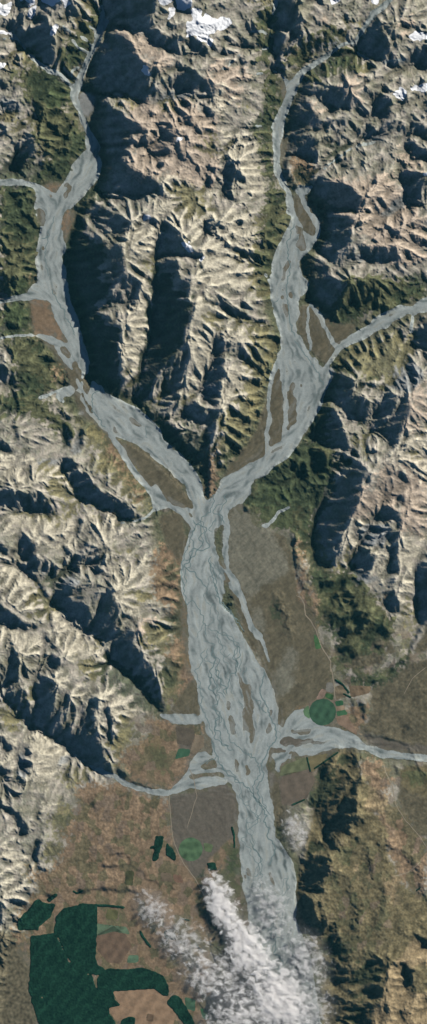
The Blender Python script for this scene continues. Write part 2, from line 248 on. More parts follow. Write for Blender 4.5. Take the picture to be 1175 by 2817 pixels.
FLATS = multi("""T3 370,215 375,270 350,330 330,400 310,360 300,290 320,240; 205,90 300,85 290,130 265,150 215,110; 140,670 220,665 250,690 260,740 350,885 280,895 160,835 145,780
T5 180,40 360,90 400,240 440,300 460,460 530,515 760,660 950,880 T7 930,200 880,110 760,20 T5 640,690 460,480 400,440 340,280 330,220 260,130
T4 415,165 460,150 540,250 560,300 530,390 480,330 440,280 425,240; 430,850 450,700 500,690 550,730 650,790 740,790 640,895 T6 580,190 500,110 430,0
T6 350,120 440,460 300,620 200,670 60,750 100,690 180,590 250,480 300,300; T2 350,400 385,410 370,490 345,500; 365,680 390,670 370,780 350,760
T1 390,450 430,455 485,475 460,530 430,590 400,540 385,500
T8 120,70 160,60 260,185 380,230 410,330 430,470 440,520 500,640 540,780 600,895 T10 620,130 620,230 700,300 760,400 900,420 1150,480 1150,540 900,520 760,480 640,480 560,530 510,580 520,620 480,710 400,745 330,760 320,840 290,700 280,500 340,380 250,0 T8 200,740 80,440 60,200
T7 780,130 880,110 920,280 890,400 830,300; 880,430 920,600 930,800 950,895 900,895 880,700
T9 830,290 960,100 1000,300 1040,450 1074,520 1074,700 T10 60,620 130,680 150,800 T12 160,120 170,260 250,600 300,1000 -60,1000 T11 200,925 150,925 T11 150,500 200,470 270,350 400,300 700,300 640,200 620,60 850,0 T9 850,895 830,690 640,620 640,520 860,340
T11 40,540 150,500 150,650 140,760 190,1000 0,1000 30,700""")
LOW = multi("""M 640,1400 720,1420 790,1480 820,1560 870,1640 905,1760 960,1830 1040,1760 1175,1700 1300,1700 1300,2080 1175,2080 1080,2010 1000,2060 920,2050 850,2060 880,2130 850,2200 780,2230 700,2200 690,2000
M 350,1980 440,1960 500,1850 560,1800 620,2050 600,2200 660,2350 720,2560 760,2950 100,2950 60,2560 110,2420 180,2400 200,2330 150,2260 230,2180 350,2170 470,2180 360,2110 330,2060
M 1000,2120 1175,2080 1300,2080 1300,2560 1175,2500 1100,2400 1080,2300
M 900,2400 960,2300 1060,2350 1080,2440 1100,2550 1000,2640 930,2560 900,2480""")
HILLS = multi("""M 640,1320 900,1350 1000,1560 1140,1700 1300,1650 1300,2950 820,2950 700,2600 760,2300 850,2150 1000,1900 850,1700 700,1420
M 120,2150 360,2130 480,2200 420,2330 200,2350 100,2330""")

# land cover: colour (what full daylight shows), softness of the edge, outlines
COVER = [
    ('pink', (174, 158, 142), 14, """T1 640,480 900,500 1074,560 1074,895 620,850 660,720; 570,130 700,170 860,270 850,350 760,330 640,250
T2 520,60 600,50 600,130 520,130; 960,100 1000,100 990,180 950,190; 640,360 740,370 740,520 700,540; 480,470 600,540 560,570
T2 930,740 1030,760 1040,830 960,850; 0,300 200,340 150,440 180,500 20,540; T3 560,0 1074,0 1074,100 960,120 830,60 700,70; T4 560,100 900,60 1074,300 1074,480 940,520 760,360 640,240
T6 850,700 1074,560 1074,895 780,895; 1000,300 1074,250 1074,480 940,560 960,500 1000,420
T8 960,0 1074,0 1074,240 950,210 960,130; 700,0 860,0 840,60 780,140 700,150; T7 680,620 760,640 760,750 690,740"""),
    ('pale', (182, 176, 158), 12, """T2 0,440 110,450 100,540 0,560; 60,640 200,690 160,820 60,760; 140,700 310,720 310,850 200,895 130,800
T3 650,290 790,300 790,380 740,470 690,480 610,440 630,380; 820,70 1060,180 1000,400 880,330 750,230 790,150; 1000,400 1074,330 1074,640 950,630 1000,520
T3 700,560 770,600 770,660 720,760 740,830 620,895 600,780 660,700; 950,640 1074,700 1074,895 920,895 980,740
T4 150,60 300,80 310,140 230,170 130,100; 0,200 200,230 240,340 280,420 60,390 0,390; 0,400 180,470 240,550 200,640 60,600 0,620
T5 610,20 740,10 700,130 680,220 600,210; 940,10 1040,60 1060,150 1000,260 940,350 890,310 930,230 940,120; 0,640 300,660 380,800 420,870 240,800 150,760 0,760
T6 80,10 260,40 230,120 100,60; 100,180 220,210 180,330 60,440 50,370; 940,560 1074,540 1074,740 900,680
T7 20,130 380,130 380,270 300,290 120,220 20,190; 0,330 130,400 180,520 160,600 60,560 0,520; 420,120 600,150 580,200 500,260 420,230; 520,330 700,340 820,380 820,450 640,440 520,430
T7 540,470 720,520 690,620 620,600 560,500; 250,590 400,680 510,790 500,830 420,870 330,800 250,700; 0,660 200,690 250,780 100,790 0,720
T8 660,180 780,130 740,230 690,330 650,300; 930,230 1060,250 1010,400 1010,520 930,520 960,420 930,340; 830,300 890,300 860,400 780,470 720,500 800,410
T9 230,80 480,200 600,200 700,260 640,300 500,250 400,210 250,120; 160,380 360,480 280,560 260,650 140,620 150,480; 480,270 520,300 550,440 580,460 520,420 470,340; 560,300 660,310 660,340 570,340
T9 0,400 100,440 100,560 0,520; 220,720 280,750 240,800 260,860 220,800; T11 0,30 130,110 180,160 140,180 60,160 0,110; 0,210 120,230 100,320 20,300"""),
    ('scree', (140, 142, 140), 8, """T1 860,440 1000,450 870,490 740,520 720,510; 0,470 80,500 120,540 0,550; T2 860,310 1000,285 990,310 870,330; 560,180 650,190 630,230 580,230; 700,640 900,680 800,700
T4 820,260 980,140 960,210 860,270; 720,460 770,500 770,490 740,440; 700,600 770,650 770,720 720,690
T5 960,330 1074,250 1074,330 1000,350; 380,510 410,520 400,600 360,640 350,610; 160,645 300,640 300,680 180,680
T6 940,150 1040,200 1050,260 980,330 860,290; 600,190 630,210 610,240 590,230
T5 360,435 395,410 415,435 385,440; T7 660,375 740,355 800,320 840,310 820,345 790,375 750,365; 320,420 400,440 380,480 320,450; 200,350 230,370 235,420 210,400; T8 700,380 860,440 740,470; 750,170 900,180 860,270 740,270
T9 100,480 130,490 120,610 90,600; 300,520 350,480 360,490 270,600; T6 760,560 800,540 780,640 760,620; T1 390,450 430,455 485,475 460,530 430,590 400,540 385,500"""),
    ('olive', (106, 105, 79), 14, """T8 430,20 560,300 600,410 700,380 620,470 500,480 440,300; T1 210,550 300,530 350,620 330,740 240,800 180,740 190,650; 360,100 430,110 460,170 430,200 370,200 330,160; 560,500 650,480 670,520 620,560 580,530; 400,0 480,0 490,60 430,100; 90,230 170,270 200,320 100,340 40,300; 0,560 150,560 130,640 20,620
T1 780,520 860,480 880,520 800,570; 960,740 1074,680 1074,720 1000,760
T2 360,340 420,330 500,300 460,270 520,230 600,200 540,190 480,230 400,260 360,300; 560,150 640,120 760,110 700,200 640,180; 700,230 760,290 800,350 730,370 710,300; 150,500 230,510 220,560 160,540; 0,640 100,700 40,760 0,700; 200,0 300,0 300,60 200,60
T3 840,70 960,120 1040,190 1040,260 960,270 900,240 860,180; 690,480 770,490 750,560 700,510; 0,360 180,360 180,500 100,500 30,450; 1000,740 1074,740 1060,820 1020,800
T4 200,250 350,240 400,280 340,380 310,430 300,360 240,300; 150,420 280,440 310,470 200,510 180,480; 200,550 300,520 300,640 250,660 220,600; 100,770 310,790 340,830 330,895 220,860; 640,240 800,260 720,290
T5 590,150 680,220 620,290 580,330 600,240; 760,280 860,230 800,340 750,400; 200,660 260,690 180,720 120,700; 220,740 300,720 400,850 300,870 230,830; 350,450 460,470 540,540 600,610 680,710 740,830 750,895 640,870 600,790 520,740 470,700 470,600 410,500; 870,330 950,350 900,400; 0,560 20,600 0,620
T6 230,0 330,0 330,130 300,200 290,300 270,400 230,500 170,580 120,640 60,700 30,700 10,650 60,450 150,350 200,250 180,170 200,80; 640,120 760,80 880,30 1000,20 990,130 900,250 860,290 760,260 700,220 640,200; 690,650 760,640 740,700 700,690; 700,540 780,520 780,580 730,600; 1040,480 1074,490 1074,540 1050,530; 980,600 1060,620 1050,650 990,630
T7 60,110 200,140 400,80 560,110 640,150 560,140 400,110 300,150 150,150; 120,410 230,500 260,570 200,650 150,620 170,500; 520,300 660,320 700,360 560,330; 600,500 760,470 720,560; 690,640 850,640 860,760 760,820 710,760; 440,680 500,760 440,760
T8 650,230 700,260 690,340 620,420 600,410 650,320; 950,520 1020,540 1030,650 970,840 940,830 990,680; 740,480 720,560 700,570 730,500
T9 640,230 800,230 830,280 960,120 910,50 770,30 760,80 800,180; 560,330 650,300 680,370 600,500 560,460; 520,450 600,480 600,550 540,530; 230,760 380,750 380,800 330,895 260,870; 0,200 120,330 60,380 0,350; 120,150 170,160 160,300 120,250; 340,60 500,0 560,80 460,130; 370,560 500,600 400,650 280,640
T11 200,0 330,20 340,90 230,140 200,90; 120,170 220,190 190,230 130,210"""),
    ('darkolive', (86, 88, 64), 10, """T1 60,340 200,330 350,420 345,520 300,540 420,650 425,720 300,880 180,895 230,780 180,640 150,520; 300,280 350,200 430,90 490,60 500,110 430,270 350,345; T3 0,110 150,110 185,350 165,430 180,510 140,660 0,660; 0,690 145,680 150,830 0,860; T2 250,60 330,60 300,300 350,380 330,560 310,700 330,890 270,890 240,600 290,500 250,280; 470,380 720,230 740,350 640,350 500,410; 370,330 520,250 640,180 600,140 440,230; T4 300,80 380,180 340,380 300,640 250,640 260,260; 580,750 700,570 1000,560 1074,640 960,700 780,740 640,790; T5 30,60 170,40 260,120 330,230 310,290 190,350 330,450 350,560 150,430 0,430 0,330 100,300; T8 500,380 620,430 700,390 760,480 860,560 910,640 900,740 840,840 740,895 620,870 600,800 640,700 540,660 500,560; 200,0 560,0 510,120 500,330 440,300 420,180 380,200 260,180; T10 610,120 700,110 860,90 1000,-40 1020,0 880,140 780,170 640,150; 540,640 600,540 700,480 740,500 720,640 640,700 560,760 490,740; T12 540,500 600,560 560,640 540,560; 700,640 860,640 860,780 740,780 660,740; T6 560,370 520,540 450,600 300,720 220,790 160,895 560,895 620,700 600,600"""),
    ('ochre', (120, 102, 76), 18, """T8 240,380 330,440 430,430 500,620 520,760 600,895 T10 560,180 440,260 360,330 380,200 T8 420,760 300,540; T8 430,225 470,240 500,460 460,470"""),
    ('tan', (129, 111, 90), 12, """T9 600,480 760,400 700,300 850,330 960,330 1000,380 940,500 900,600 850,660 760,660 640,610 600,540; 380,640 600,630 700,700 830,700 840,900 240,905 330,860 390,750; 820,0 940,0 960,100 900,260 860,240 900,60
T11 100,170 200,160 260,190 330,20 860,0 1000,200 1029,300 1029,925 190,925 150,480 60,480 90,380 150,300 200,230
T12 -60,0 130,0 120,100 -60,280; T10 740,500 860,540 900,620 880,720 800,680 740,600; 800,760 930,740 1074,900 860,900; T12 840,0 1074,0 1074,330 960,240 900,120
T7 780,240 900,340 900,900 780,880 860,700 840,600 740,480; T10 700,220 800,260 760,380 700,340 690,300; 620,300 700,300 760,400 640,370
T3 140,670 220,665 250,690 260,740 340,860 280,860 160,835 145,780; 370,215 375,270 350,330 330,400 310,360 300,290 320,240; 205,90 300,85 290,130 265,150 215,110; 150,530 190,580 150,620 130,600
T2 390,190 460,190 440,240 390,230; 350,400 385,410 370,490 345,500; 365,680 390,670 370,780 350,760; 400,770 450,770 520,810 510,880 460,890 400,850
T5 180,50 260,130 310,190 330,230 320,280 270,260 250,150; 1050,560 1074,540 1074,850 1030,840 1035,700; 500,520 560,560 640,700 700,800 740,870 680,860 620,740 540,640; T6 -20,560 20,700 10,840 -20,830
T8 430,220 470,240 500,480 460,480 430,330; 420,500 520,500 530,700 480,640; 340,530 400,560 410,650 370,640 360,580; 860,480 900,500 860,590; T4 530,220 570,240 540,270; 400,0 520,0 540,30 440,100 400,60
T11 60,490 120,500 130,560 60,560"""),
    ('brown', (102, 96, 78), 14, """T8 110,75 260,190 380,230 410,330 430,470 430,520 520,600 530,700 600,780 600,895 T10 600,200 530,220 430,270 350,350 340,290 300,130 240,0 T8 180,740 90,400 80,200
T10 640,0 1074,0 T8 1140,640 1074,660 980,850 900,760 860,700 900,560 860,600 870,860 700,880 T10 620,30; 800,160 1140,-20 1140,480 1000,460 850,400 740,390 800,300
T4 430,850 450,700 500,690 550,730 650,790 740,790 640,895 T6 580,190 500,110 430,0; T4 415,165 460,150 540,250 560,300 530,390 480,330 440,280 425,240
T6 350,120 440,460 300,620 200,670 60,750 100,650 180,590 250,480 300,300; T5 340,190 370,170 420,240 460,280 440,330 455,400 475,460 530,515 470,470 420,430 380,360 350,290
T5 600,550 680,580 720,610 760,650 820,700 880,750 905,790 935,840 945,880 T7 960,100 T5 900,895 830,840 780,800 720,760 680,690 650,640 620,590; T7 780,120 880,100 920,200 910,290 880,360 840,290 800,200
T9 870,330 960,330 940,450 860,420; 830,290 960,100 1000,290 930,300; T11 0,480 60,490 100,600 150,660 140,760 190,1000 -60,1000 -60,480; T10 290,560 340,600 370,740 400,800 330,860 300,700
T10 940,560 1140,540 1140,900 1040,895 930,740"""),
    ('fan', (104, 98, 88), 8, """T9 835,690 930,690 1000,675 1074,650 T10 60,625 100,650 130,700 145,780 120,850 110,900 T11 1029,120 990,210 950,200 900,120 860,60 850,0
T10 300,440 400,400 640,430 600,460 330,480; 760,400 900,420 1140,470 1140,490 1000,480 860,460 770,440; T10 370,580 500,570 520,620 480,710 400,745 360,740 345,620; T9 860,400 950,420 940,480 880,460
T10 280,500 330,600 300,700; T7 780,30 860,70 820,110 770,90"""),
    ('greyfan', (118, 116, 102), 18, """T8 120,70 200,130 300,180 380,330 400,400 330,440 250,470 200,560 150,450 90,380 80,200; 230,560 270,600 280,700 240,690 200,600; T10 320,60 400,40 430,150 360,220 330,160; T8 370,760 440,780 420,880 360,860"""),
    ('hill', (110, 102, 77), 16, """T10 520,570 640,470 740,470 740,600 880,720 800,760 900,900 500,900; T12 480,-10 840,-10 900,120 960,240 1140,340 1140,1000 560,1000 560,560 420,400 430,250; T10 940,560 1140,540 1140,720 1000,680 940,640"""),
    ('hilltan', (140, 125, 98), 12, """T12 1000,500 1140,560 1140,640 960,640 900,620 980,560; 870,640 940,640 980,740 1000,780 1140,760 1140,1000 820,1000 800,850 860,790; 700,120 780,160 800,250 740,230; 860,200 960,210 900,340 850,300; T10 800,640 880,700 860,800 760,760"""),
    ('forest_and_shade', (50, 64, 46), 9, """T3 380,260 440,340 520,430 500,540 540,640 460,760 600,800 600,895 T5 605,60 600,250 580,340 540,330 495,290 460,270 430,235 435,180 T3 415,895 385,840 395,790 345,690 325,515 305,460 345,340; T3 760,520 860,560 870,640 940,660 970,700 915,895 T5 930,40 760,300 740,370 680,380 720,100
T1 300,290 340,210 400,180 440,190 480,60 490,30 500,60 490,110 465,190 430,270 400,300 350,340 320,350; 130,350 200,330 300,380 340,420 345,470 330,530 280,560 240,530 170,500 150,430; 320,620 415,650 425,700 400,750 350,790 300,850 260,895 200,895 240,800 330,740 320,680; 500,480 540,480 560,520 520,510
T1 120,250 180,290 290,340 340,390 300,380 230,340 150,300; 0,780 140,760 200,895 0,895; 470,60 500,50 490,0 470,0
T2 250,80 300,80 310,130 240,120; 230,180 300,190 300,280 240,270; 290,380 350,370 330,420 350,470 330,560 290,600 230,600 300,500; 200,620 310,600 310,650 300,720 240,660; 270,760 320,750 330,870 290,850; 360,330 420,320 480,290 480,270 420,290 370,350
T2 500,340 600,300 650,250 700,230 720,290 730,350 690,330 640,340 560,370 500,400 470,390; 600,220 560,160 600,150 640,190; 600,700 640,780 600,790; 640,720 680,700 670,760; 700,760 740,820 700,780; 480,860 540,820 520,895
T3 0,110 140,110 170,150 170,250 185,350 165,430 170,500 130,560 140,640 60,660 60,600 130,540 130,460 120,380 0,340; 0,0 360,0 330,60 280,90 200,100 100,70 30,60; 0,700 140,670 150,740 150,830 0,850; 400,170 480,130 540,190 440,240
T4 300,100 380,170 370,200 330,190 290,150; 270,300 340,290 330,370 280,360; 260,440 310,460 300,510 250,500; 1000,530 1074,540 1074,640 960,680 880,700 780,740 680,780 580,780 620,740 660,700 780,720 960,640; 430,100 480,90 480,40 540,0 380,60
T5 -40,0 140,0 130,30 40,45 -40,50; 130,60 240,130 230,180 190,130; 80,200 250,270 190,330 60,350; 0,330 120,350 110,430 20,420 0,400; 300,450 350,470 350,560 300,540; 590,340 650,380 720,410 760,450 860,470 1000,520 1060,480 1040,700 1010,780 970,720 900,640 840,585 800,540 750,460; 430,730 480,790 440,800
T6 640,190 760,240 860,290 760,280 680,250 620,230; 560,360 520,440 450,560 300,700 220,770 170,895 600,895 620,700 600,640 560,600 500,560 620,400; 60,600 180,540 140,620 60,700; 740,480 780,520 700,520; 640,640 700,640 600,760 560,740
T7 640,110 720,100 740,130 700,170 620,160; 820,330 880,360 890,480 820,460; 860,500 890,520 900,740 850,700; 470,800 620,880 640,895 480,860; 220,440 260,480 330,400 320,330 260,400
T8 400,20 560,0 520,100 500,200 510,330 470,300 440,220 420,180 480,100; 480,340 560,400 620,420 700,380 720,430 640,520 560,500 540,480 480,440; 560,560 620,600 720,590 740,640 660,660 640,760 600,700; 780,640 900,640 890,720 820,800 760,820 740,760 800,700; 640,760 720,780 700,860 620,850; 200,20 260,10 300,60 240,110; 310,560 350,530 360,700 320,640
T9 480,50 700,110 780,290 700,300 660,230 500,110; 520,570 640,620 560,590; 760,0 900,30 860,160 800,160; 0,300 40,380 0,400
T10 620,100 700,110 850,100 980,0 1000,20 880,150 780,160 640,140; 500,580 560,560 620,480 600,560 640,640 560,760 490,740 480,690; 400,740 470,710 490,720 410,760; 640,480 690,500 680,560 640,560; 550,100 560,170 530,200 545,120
T12 530,500 720,500 720,600 560,580; 540,640 640,620 620,700 560,690; 700,640 760,620 850,640 850,730 720,740; 480,40 560,50 540,100 480,100; 700,780 760,790 760,925 700,925; T12 80,60 130,20 150,150 160,260 100,270 90,150; T12 -60,180 -20,170 0,230 -60,300; T11 960,250 1010,300 1000,440 960,380"""),  # top row: partly real woods, painted along the shaded faces to darken their shade
    ('meadow', (74, 86, 58), 8, """T8 240,90 330,60 420,100 430,130 370,210 320,170 260,150; 330,0 420,0 400,60 330,40; T9 740,440 800,450 840,560 800,600 740,540; T10 930,580 1060,570 1074,640 1000,640; T1 240,440 330,430 340,500 280,540 230,520; T3 30,540 140,560 130,640 70,640; 20,690 140,690 140,790 40,800; T6 290,780 340,770 380,840 310,850; T11 500,360 600,360 600,440 520,420; 470,440 640,450 620,490 480,490; T12 90,70 130,30 150,150 155,250 110,260; 40,520 120,540 90,600 20,570"""),
]

# crest lines of the lower hills: (height, half width, line)
RIDGES = [(a * 0.62, w, pts(s)) for a, w, s in (
    (14, 42, "T10 745,470 750,620 730,760 T12 640,-10 600,150 560,260 565,400 530,500"), (9, 28, "T12 600,150 690,200 730,300 740,400 745,470"),
    (8, 24, "T12 560,400 620,420 640,500"), (8, 24, "T12 650,520 720,450 750,400"), (9, 28, "T12 790,60 800,230 760,330"),
    (10, 34, "T12 900,30 860,200 870,330 850,430"), (11, 32, "T12 1060,430 960,470 880,560 760,580"), (11, 30, "T12 1040,600 940,620 870,700 850,800"),
    (10, 28, "T12 1000,640 1030,740 1000,860 1010,925"), (10, 26, "T12 880,700 900,800 880,925"), (8, 24, "T12 560,760 700,820 800,830"),
    (8, 24, "T12 560,600 660,640 760,640"), (10, 34, "T10 800,560 860,700 880,895 T12 900,30"), (8, 28, "T10 640,470 600,600 540,740"),
    (9, 22, "T12 960,60 1040,160 1074,300"), (7, 18, "T10 740,620 680,660 630,720"), (7, 18, "T10 730,700 670,740 600,800"), (7, 18, "T10 720,790 650,830 580,895"),
    (7, 16, "T12 640,60 560,60 500,90"), (7, 16, "T12 600,150 540,150 480,180"), (7, 16, "T12 570,250 500,230 450,250"), (6, 14, "T12 560,330 500,300"),
    (5, 16, "T8 432,225 448,330 475,440 495,490"), (6, 20, "T8 338,525 380,600 400,690"), (7, 22, "T10 1000,480 1040,560 1074,600"))]

# ---------------------------------------------------------------- grid and noise
CELL = 1.75
MARG = 84.0
xs = np.arange(-MARG, W + MARG + 0.1, CELL)
ys = np.arange(-MARG, H + MARG + 0.1, CELL)
NX, NY = len(xs), len(ys)
X, Y = np.meshgrid(xs, ys)
X = X.astype(np.float32)
Y = Y.astype(np.float32)
SX, SY = math.cos(sd), -math.sin(sd)      # towards the sun, in survey axes (y grows downwards)


def hash2(i, j, seed):
    h = (i.astype(np.int64) * 374761393 + j.astype(np.int64) * 668265263 + seed * 974711) & 0xffffffff
    h = ((h ^ (h >> 13)) * 1274126177) & 0xffffffff
    return (h ^ (h >> 16)) & 0xffffffff


def noise(x, y, seed):
    """gradient noise, about -1..1"""
    xi, yi = np.floor(x), np.floor(y)
    fx, fy = x - xi, y - yi
    u = fx * fx * fx * (fx * (fx * 6 - 15) + 10)
    v = fy * fy * fy * (fy * (fy * 6 - 15) + 10)
    r = []
    for dj in (0, 1):
        for di in (0, 1):
            a = hash2(xi + di, yi + dj, seed).astype(np.float32) * np.float32(2 * math.pi / 4294967296.0)
            r.append(np.cos(a) * (fx - di) + np.sin(a) * (fy - dj))
    return ((r[0] * (1 - u) + r[1] * u) * (1 - v) + (r[2] * (1 - u) + r[3] * u) * v) * 1.5


def fbm(x, y, lam, seed, octv=4, gain=0.5):
    s, a, t = 0, 1.0, 0
    for k in range(octv):
        s = s + a * noise(x / lam + 17.3 * k, y / lam - 9.1 * k, seed + k)
        t += a * a
        a *= gain
        lam = lam / 2.03
    return s / math.sqrt(t)


def blur(a, sig):
    """gaussian blur by repeated box passes"""
    r = max(1, int(round(sig / 1.0)))
    out = a.astype(np.float32)
    for ax in (0, 1):
        for _ in range(3):
            p = np.pad(out, [(r + 1, r) if k == ax else (0, 0) for k in (0, 1)], mode='edge')
            c = np.cumsum(p, axis=ax, dtype=np.float64)
            n = out.shape[ax]
            if ax == 0:
                out = ((c[2 * r + 1:2 * r + 1 + n] - c[:n]) / (2 * r + 1)).astype(np.float32)
            else:
                out = ((c[:, 2 * r + 1:2 * r + 1 + n] - c[:, :n]) / (2 * r + 1)).astype(np.float32)
    return out


def box_of(P, pad):
    i0 = int(max(0, (min(p[0] for p in P) - pad - xs[0]) // CELL))
    i1 = int(min(NX, (max(p[0] for p in P) + pad - xs[0]) // CELL + 2))
    j0 = int(max(0, (min(p[1] for p in P) - pad - ys[0]) // CELL))
    j1 = int(min(NY, (max(p[1] for p in P) + pad - ys[0]) // CELL + 2))
    return i0, i1, j0, j1


def fill(mask, P, WX, WY, pad=14):
    """rasterise an outline, read through warped coordinates so its edge is ragged"""
    i0, i1, j0, j1 = box_of(P, pad)
    if i1 <= i0 or j1 <= j0:
        return
    x, y = WX[j0:j1, i0:i1], WY[j0:j1, i0:i1]
    ins = np.zeros(x.shape, bool)
    n = len(P)
    for k in range(n):
        (xa, ya), (xb, yb) = P[k], P[(k + 1) % n]
        if ya == yb:
            continue
        c = (ya > y) != (yb > y)
        ins ^= c & (x < (xb - xa) * (y - ya) / (yb - ya) + xa)
    mask[j0:j1, i0:i1] |= ins


def seg_dist(dst, P, WX, WY, pad):
    """minimum distance to a line, kept in dst"""
    for (xa, ya), (xb, yb) in zip(P[:-1], P[1:]):
        i0, i1, j0, j1 = box_of([(xa, ya), (xb, yb)], pad)
        if i1 <= i0 or j1 <= j0:
            continue
        x, y = WX[j0:j1, i0:i1], WY[j0:j1, i0:i1]
        dx, dy = xb - xa, yb - ya
        t = np.clip(((x - xa) * dx + (y - ya) * dy) / (dx * dx + dy * dy + 1e-9), 0, 1)
        d = np.hypot(x - xa - t * dx, y - ya - t * dy)
        dst[j0:j1, i0:i1] = np.minimum(dst[j0:j1, i0:i1], d)


def sm(a, b, x):
    t = np.clip((x - a) / (b - a), 0, 1)
    return t * t * (3 - 2 * t)


def lin(c):
    c = np.asarray(c, float) / 255.0
    return np.where(c <= 0.04045, c / 12.92, ((c + 0.055) / 1.055) ** 2.4)


n1 = fbm(X, Y, 26, 11, 4)
n2 = fbm(X, Y, 26, 31, 4)
WX3, WY3 = X + 9.0 * n1 + 3.5 * noise(X / 8, Y / 8, 905), Y + 9.0 * n2 + 3.5 * noise(X / 8, Y / 8, 906)               # ragged
WX1, WY1 = X + 2.3 * n2 + 1.3 * noise(X / 6.5, Y / 6.5, 901), Y + 2.3 * n1 + 1.3 * noise(X / 6.5, Y / 6.5, 902)               # slightly ragged
nbig = fbm(X, Y, 150, 51, 4)
nmid = fbm(X, Y, 45, 61, 4)
nfin = fbm(X, Y, 12, 71, 3)
nhi = fbm(X, Y, 5.2, 81, 2)

# ---------------------------------------------------------------- masks
gravel = np.zeros((NY, NX), bool)
fill(gravel, GRAVEL_MAIN, WX1, WY1)
for P in GRAVEL_FANS:
    fill(gravel, P, WX1, WY1)
for w, P in STREAMS:
    d = np.full((NY, NX), 99.0, np.float32)
    seg_dist(d, P, WX1, WY1, 16)
    gravel |= d < np.maximum(w, 4.5) * 0.5 * (1 + 0.3 * nmid)
bars = np.zeros((NY, NX), bool)
for P in BARS:
    fill(bars, P, WX3, WY3)
flat = np.zeros((NY, NX), bool)
for P in FLATS:
    fill(flat, P, WX1, WY1)
gravel_all = gravel.copy()
flatall = flat | (blur(gravel, 2) > 0.6)
shade = np.zeros((NY, NX), bool)
for P in SHADE:
    fill(shade, P, WX3, WY3)
sunlit = np.zeros((NY, NX), bool)
for P in SUNLIT:
    fill(sunlit, P, WX1, WY1)
shade &= ~sunlit
shade &= ~(gravel & (blur(gravel, 4) > 0.5))
dim = np.zeros((NY, NX), bool)
for P in DIM:
    fill(dim, P, WX3, WY3)
low = np.zeros((NY, NX), bool)
for P in LOW:
    fill(low, P, WX3, WY3)
hills = np.zeros((NY, NX), bool)
for P in HILLS:
    fill(hills, P, WX3, WY3)
flat_s = blur(flatall, 2)
low_s = blur(low, 7)
hill_s = blur(hills, 10)
shade_s = blur(shade, 1)
dim_s = blur(dim & ~sunlit, 4)
rugged = (1 - sm(0.25, 0.9, flat_s)) * (1 - 0.86 * low_s)      # how much mountain there is
rugged = blur(rugged, 2)
print("masks", round(time.time() - T0, 1))

# ---------------------------------------------------------------- relief
# the height field is integrated from slopes measured towards the sun: faces that lie in shade
# rise towards it more steeply than the sun stands, lit faces fall towards it
TE = math.tan(se)
SA, TA = X * SX + Y * SY, -X * SY + Y * SX                       # along and across the sun's bearing
WA = 10 * n1
smooth_faces = np.zeros((NY, NX), bool)          # broad ribbed faces, as against broken crags
for P in multi('''M -90,1130 330,1130 560,1400 560,2000 300,2150 180,2400 -90,2450
1060,1020 1300,960 1300,1800 1120,1800 1040,1500 960,1450 960,1330 1100,1250
340,540 430,560 560,640 640,760 640,1000 560,1130 330,1010 360,800'''):
    fill(smooth_faces, P, WX3, WY3)
sf = blur(smooth_faces, 14)
fl = 0.9 * (1 - 0.8 * hill_s) * sm(0.36, 0.60, fbm(SA + WA, (TA + 8 * n2) * 0.5, 22, 141, 3) + 0.25 * nbig)      # short steep crags that stand against the sun
fl2 = (1 - 0.8 * hill_s) * sm(0.45, 0.75, fbm(SA + WA, TA * 0.55, 11, 145, 2) + 0.3 * nmid)
G_lit = -0.34 - 0.25 * nmid - 0.2 * nbig + 0.22 * fbm(X, Y, 40, 148, 3)
G_lit = G_lit * (1 - 0.35 * sf) - 0.10 * sf
fl = fl * (1 - 0.75 * sf)
fl2 = fl2 * (1 - 0.8 * sf)
G_lit = G_lit * (1 - fl) + 0.82 * fl
G_lit = (G_lit * (1 - 0.7 * fl2) + 0.5 * fl2) * rugged * (1 - 0.15 * hill_s)
G_lit = G_lit * (1 - dim_s) + (0.50 + 0.6 * nfin) * dim_s * rugged
sun_s = blur(sunlit, 1)
G_lit = G_lit + 0.55 * fbm(X, Y, 62, 231, 3) * hill_s * rugged * (1 - dim_s)
G_lit = G_lit * (1 - 0.85 * sun_s) - 0.30 * 0.85 * sun_s
G = G_lit * (1 - shade_s) + TE * 1.2 * shade_s
G *= (1 - sm(0.5, 0.9, flat_s) * (1 - shade_s))
Wt = 1 + 6.0 * shade_s + 2.0 * fl * rugged + 3.0 * sun_s
Wf = 25.0 * sm(0.55, 0.95, flat_s) * (1 - shade_s) + 2.0 * low_s * (1 - shade_s) + 0.08 * hill_s * (1 - shade_s)


def down(a):
    h, w = a.shape
    a = a[:h // 2 * 2, :w // 2 * 2]
    return 0.25 * (a[::2, ::2] + a[1::2, ::2] + a[::2, 1::2] + a[1::2, 1::2])


def up(a, shape):
    h, w = a.shape
    yy = np.clip((np.arange(shape[0]) - 0.5) / 2, 0, h - 1.001)
    xx = np.clip((np.arange(shape[1]) - 0.5) / 2, 0, w - 1.001)
    j, i = yy.astype(int), xx.astype(int)
    fy, fx = (yy - j)[:, None], (xx - i)[None]
    r = a[j] * (1 - fy) + a[np.minimum(j + 1, h - 1)] * fy
    return r[:, i] * (1 - fx) + r[:, np.minimum(i + 1, w - 1)] * fx


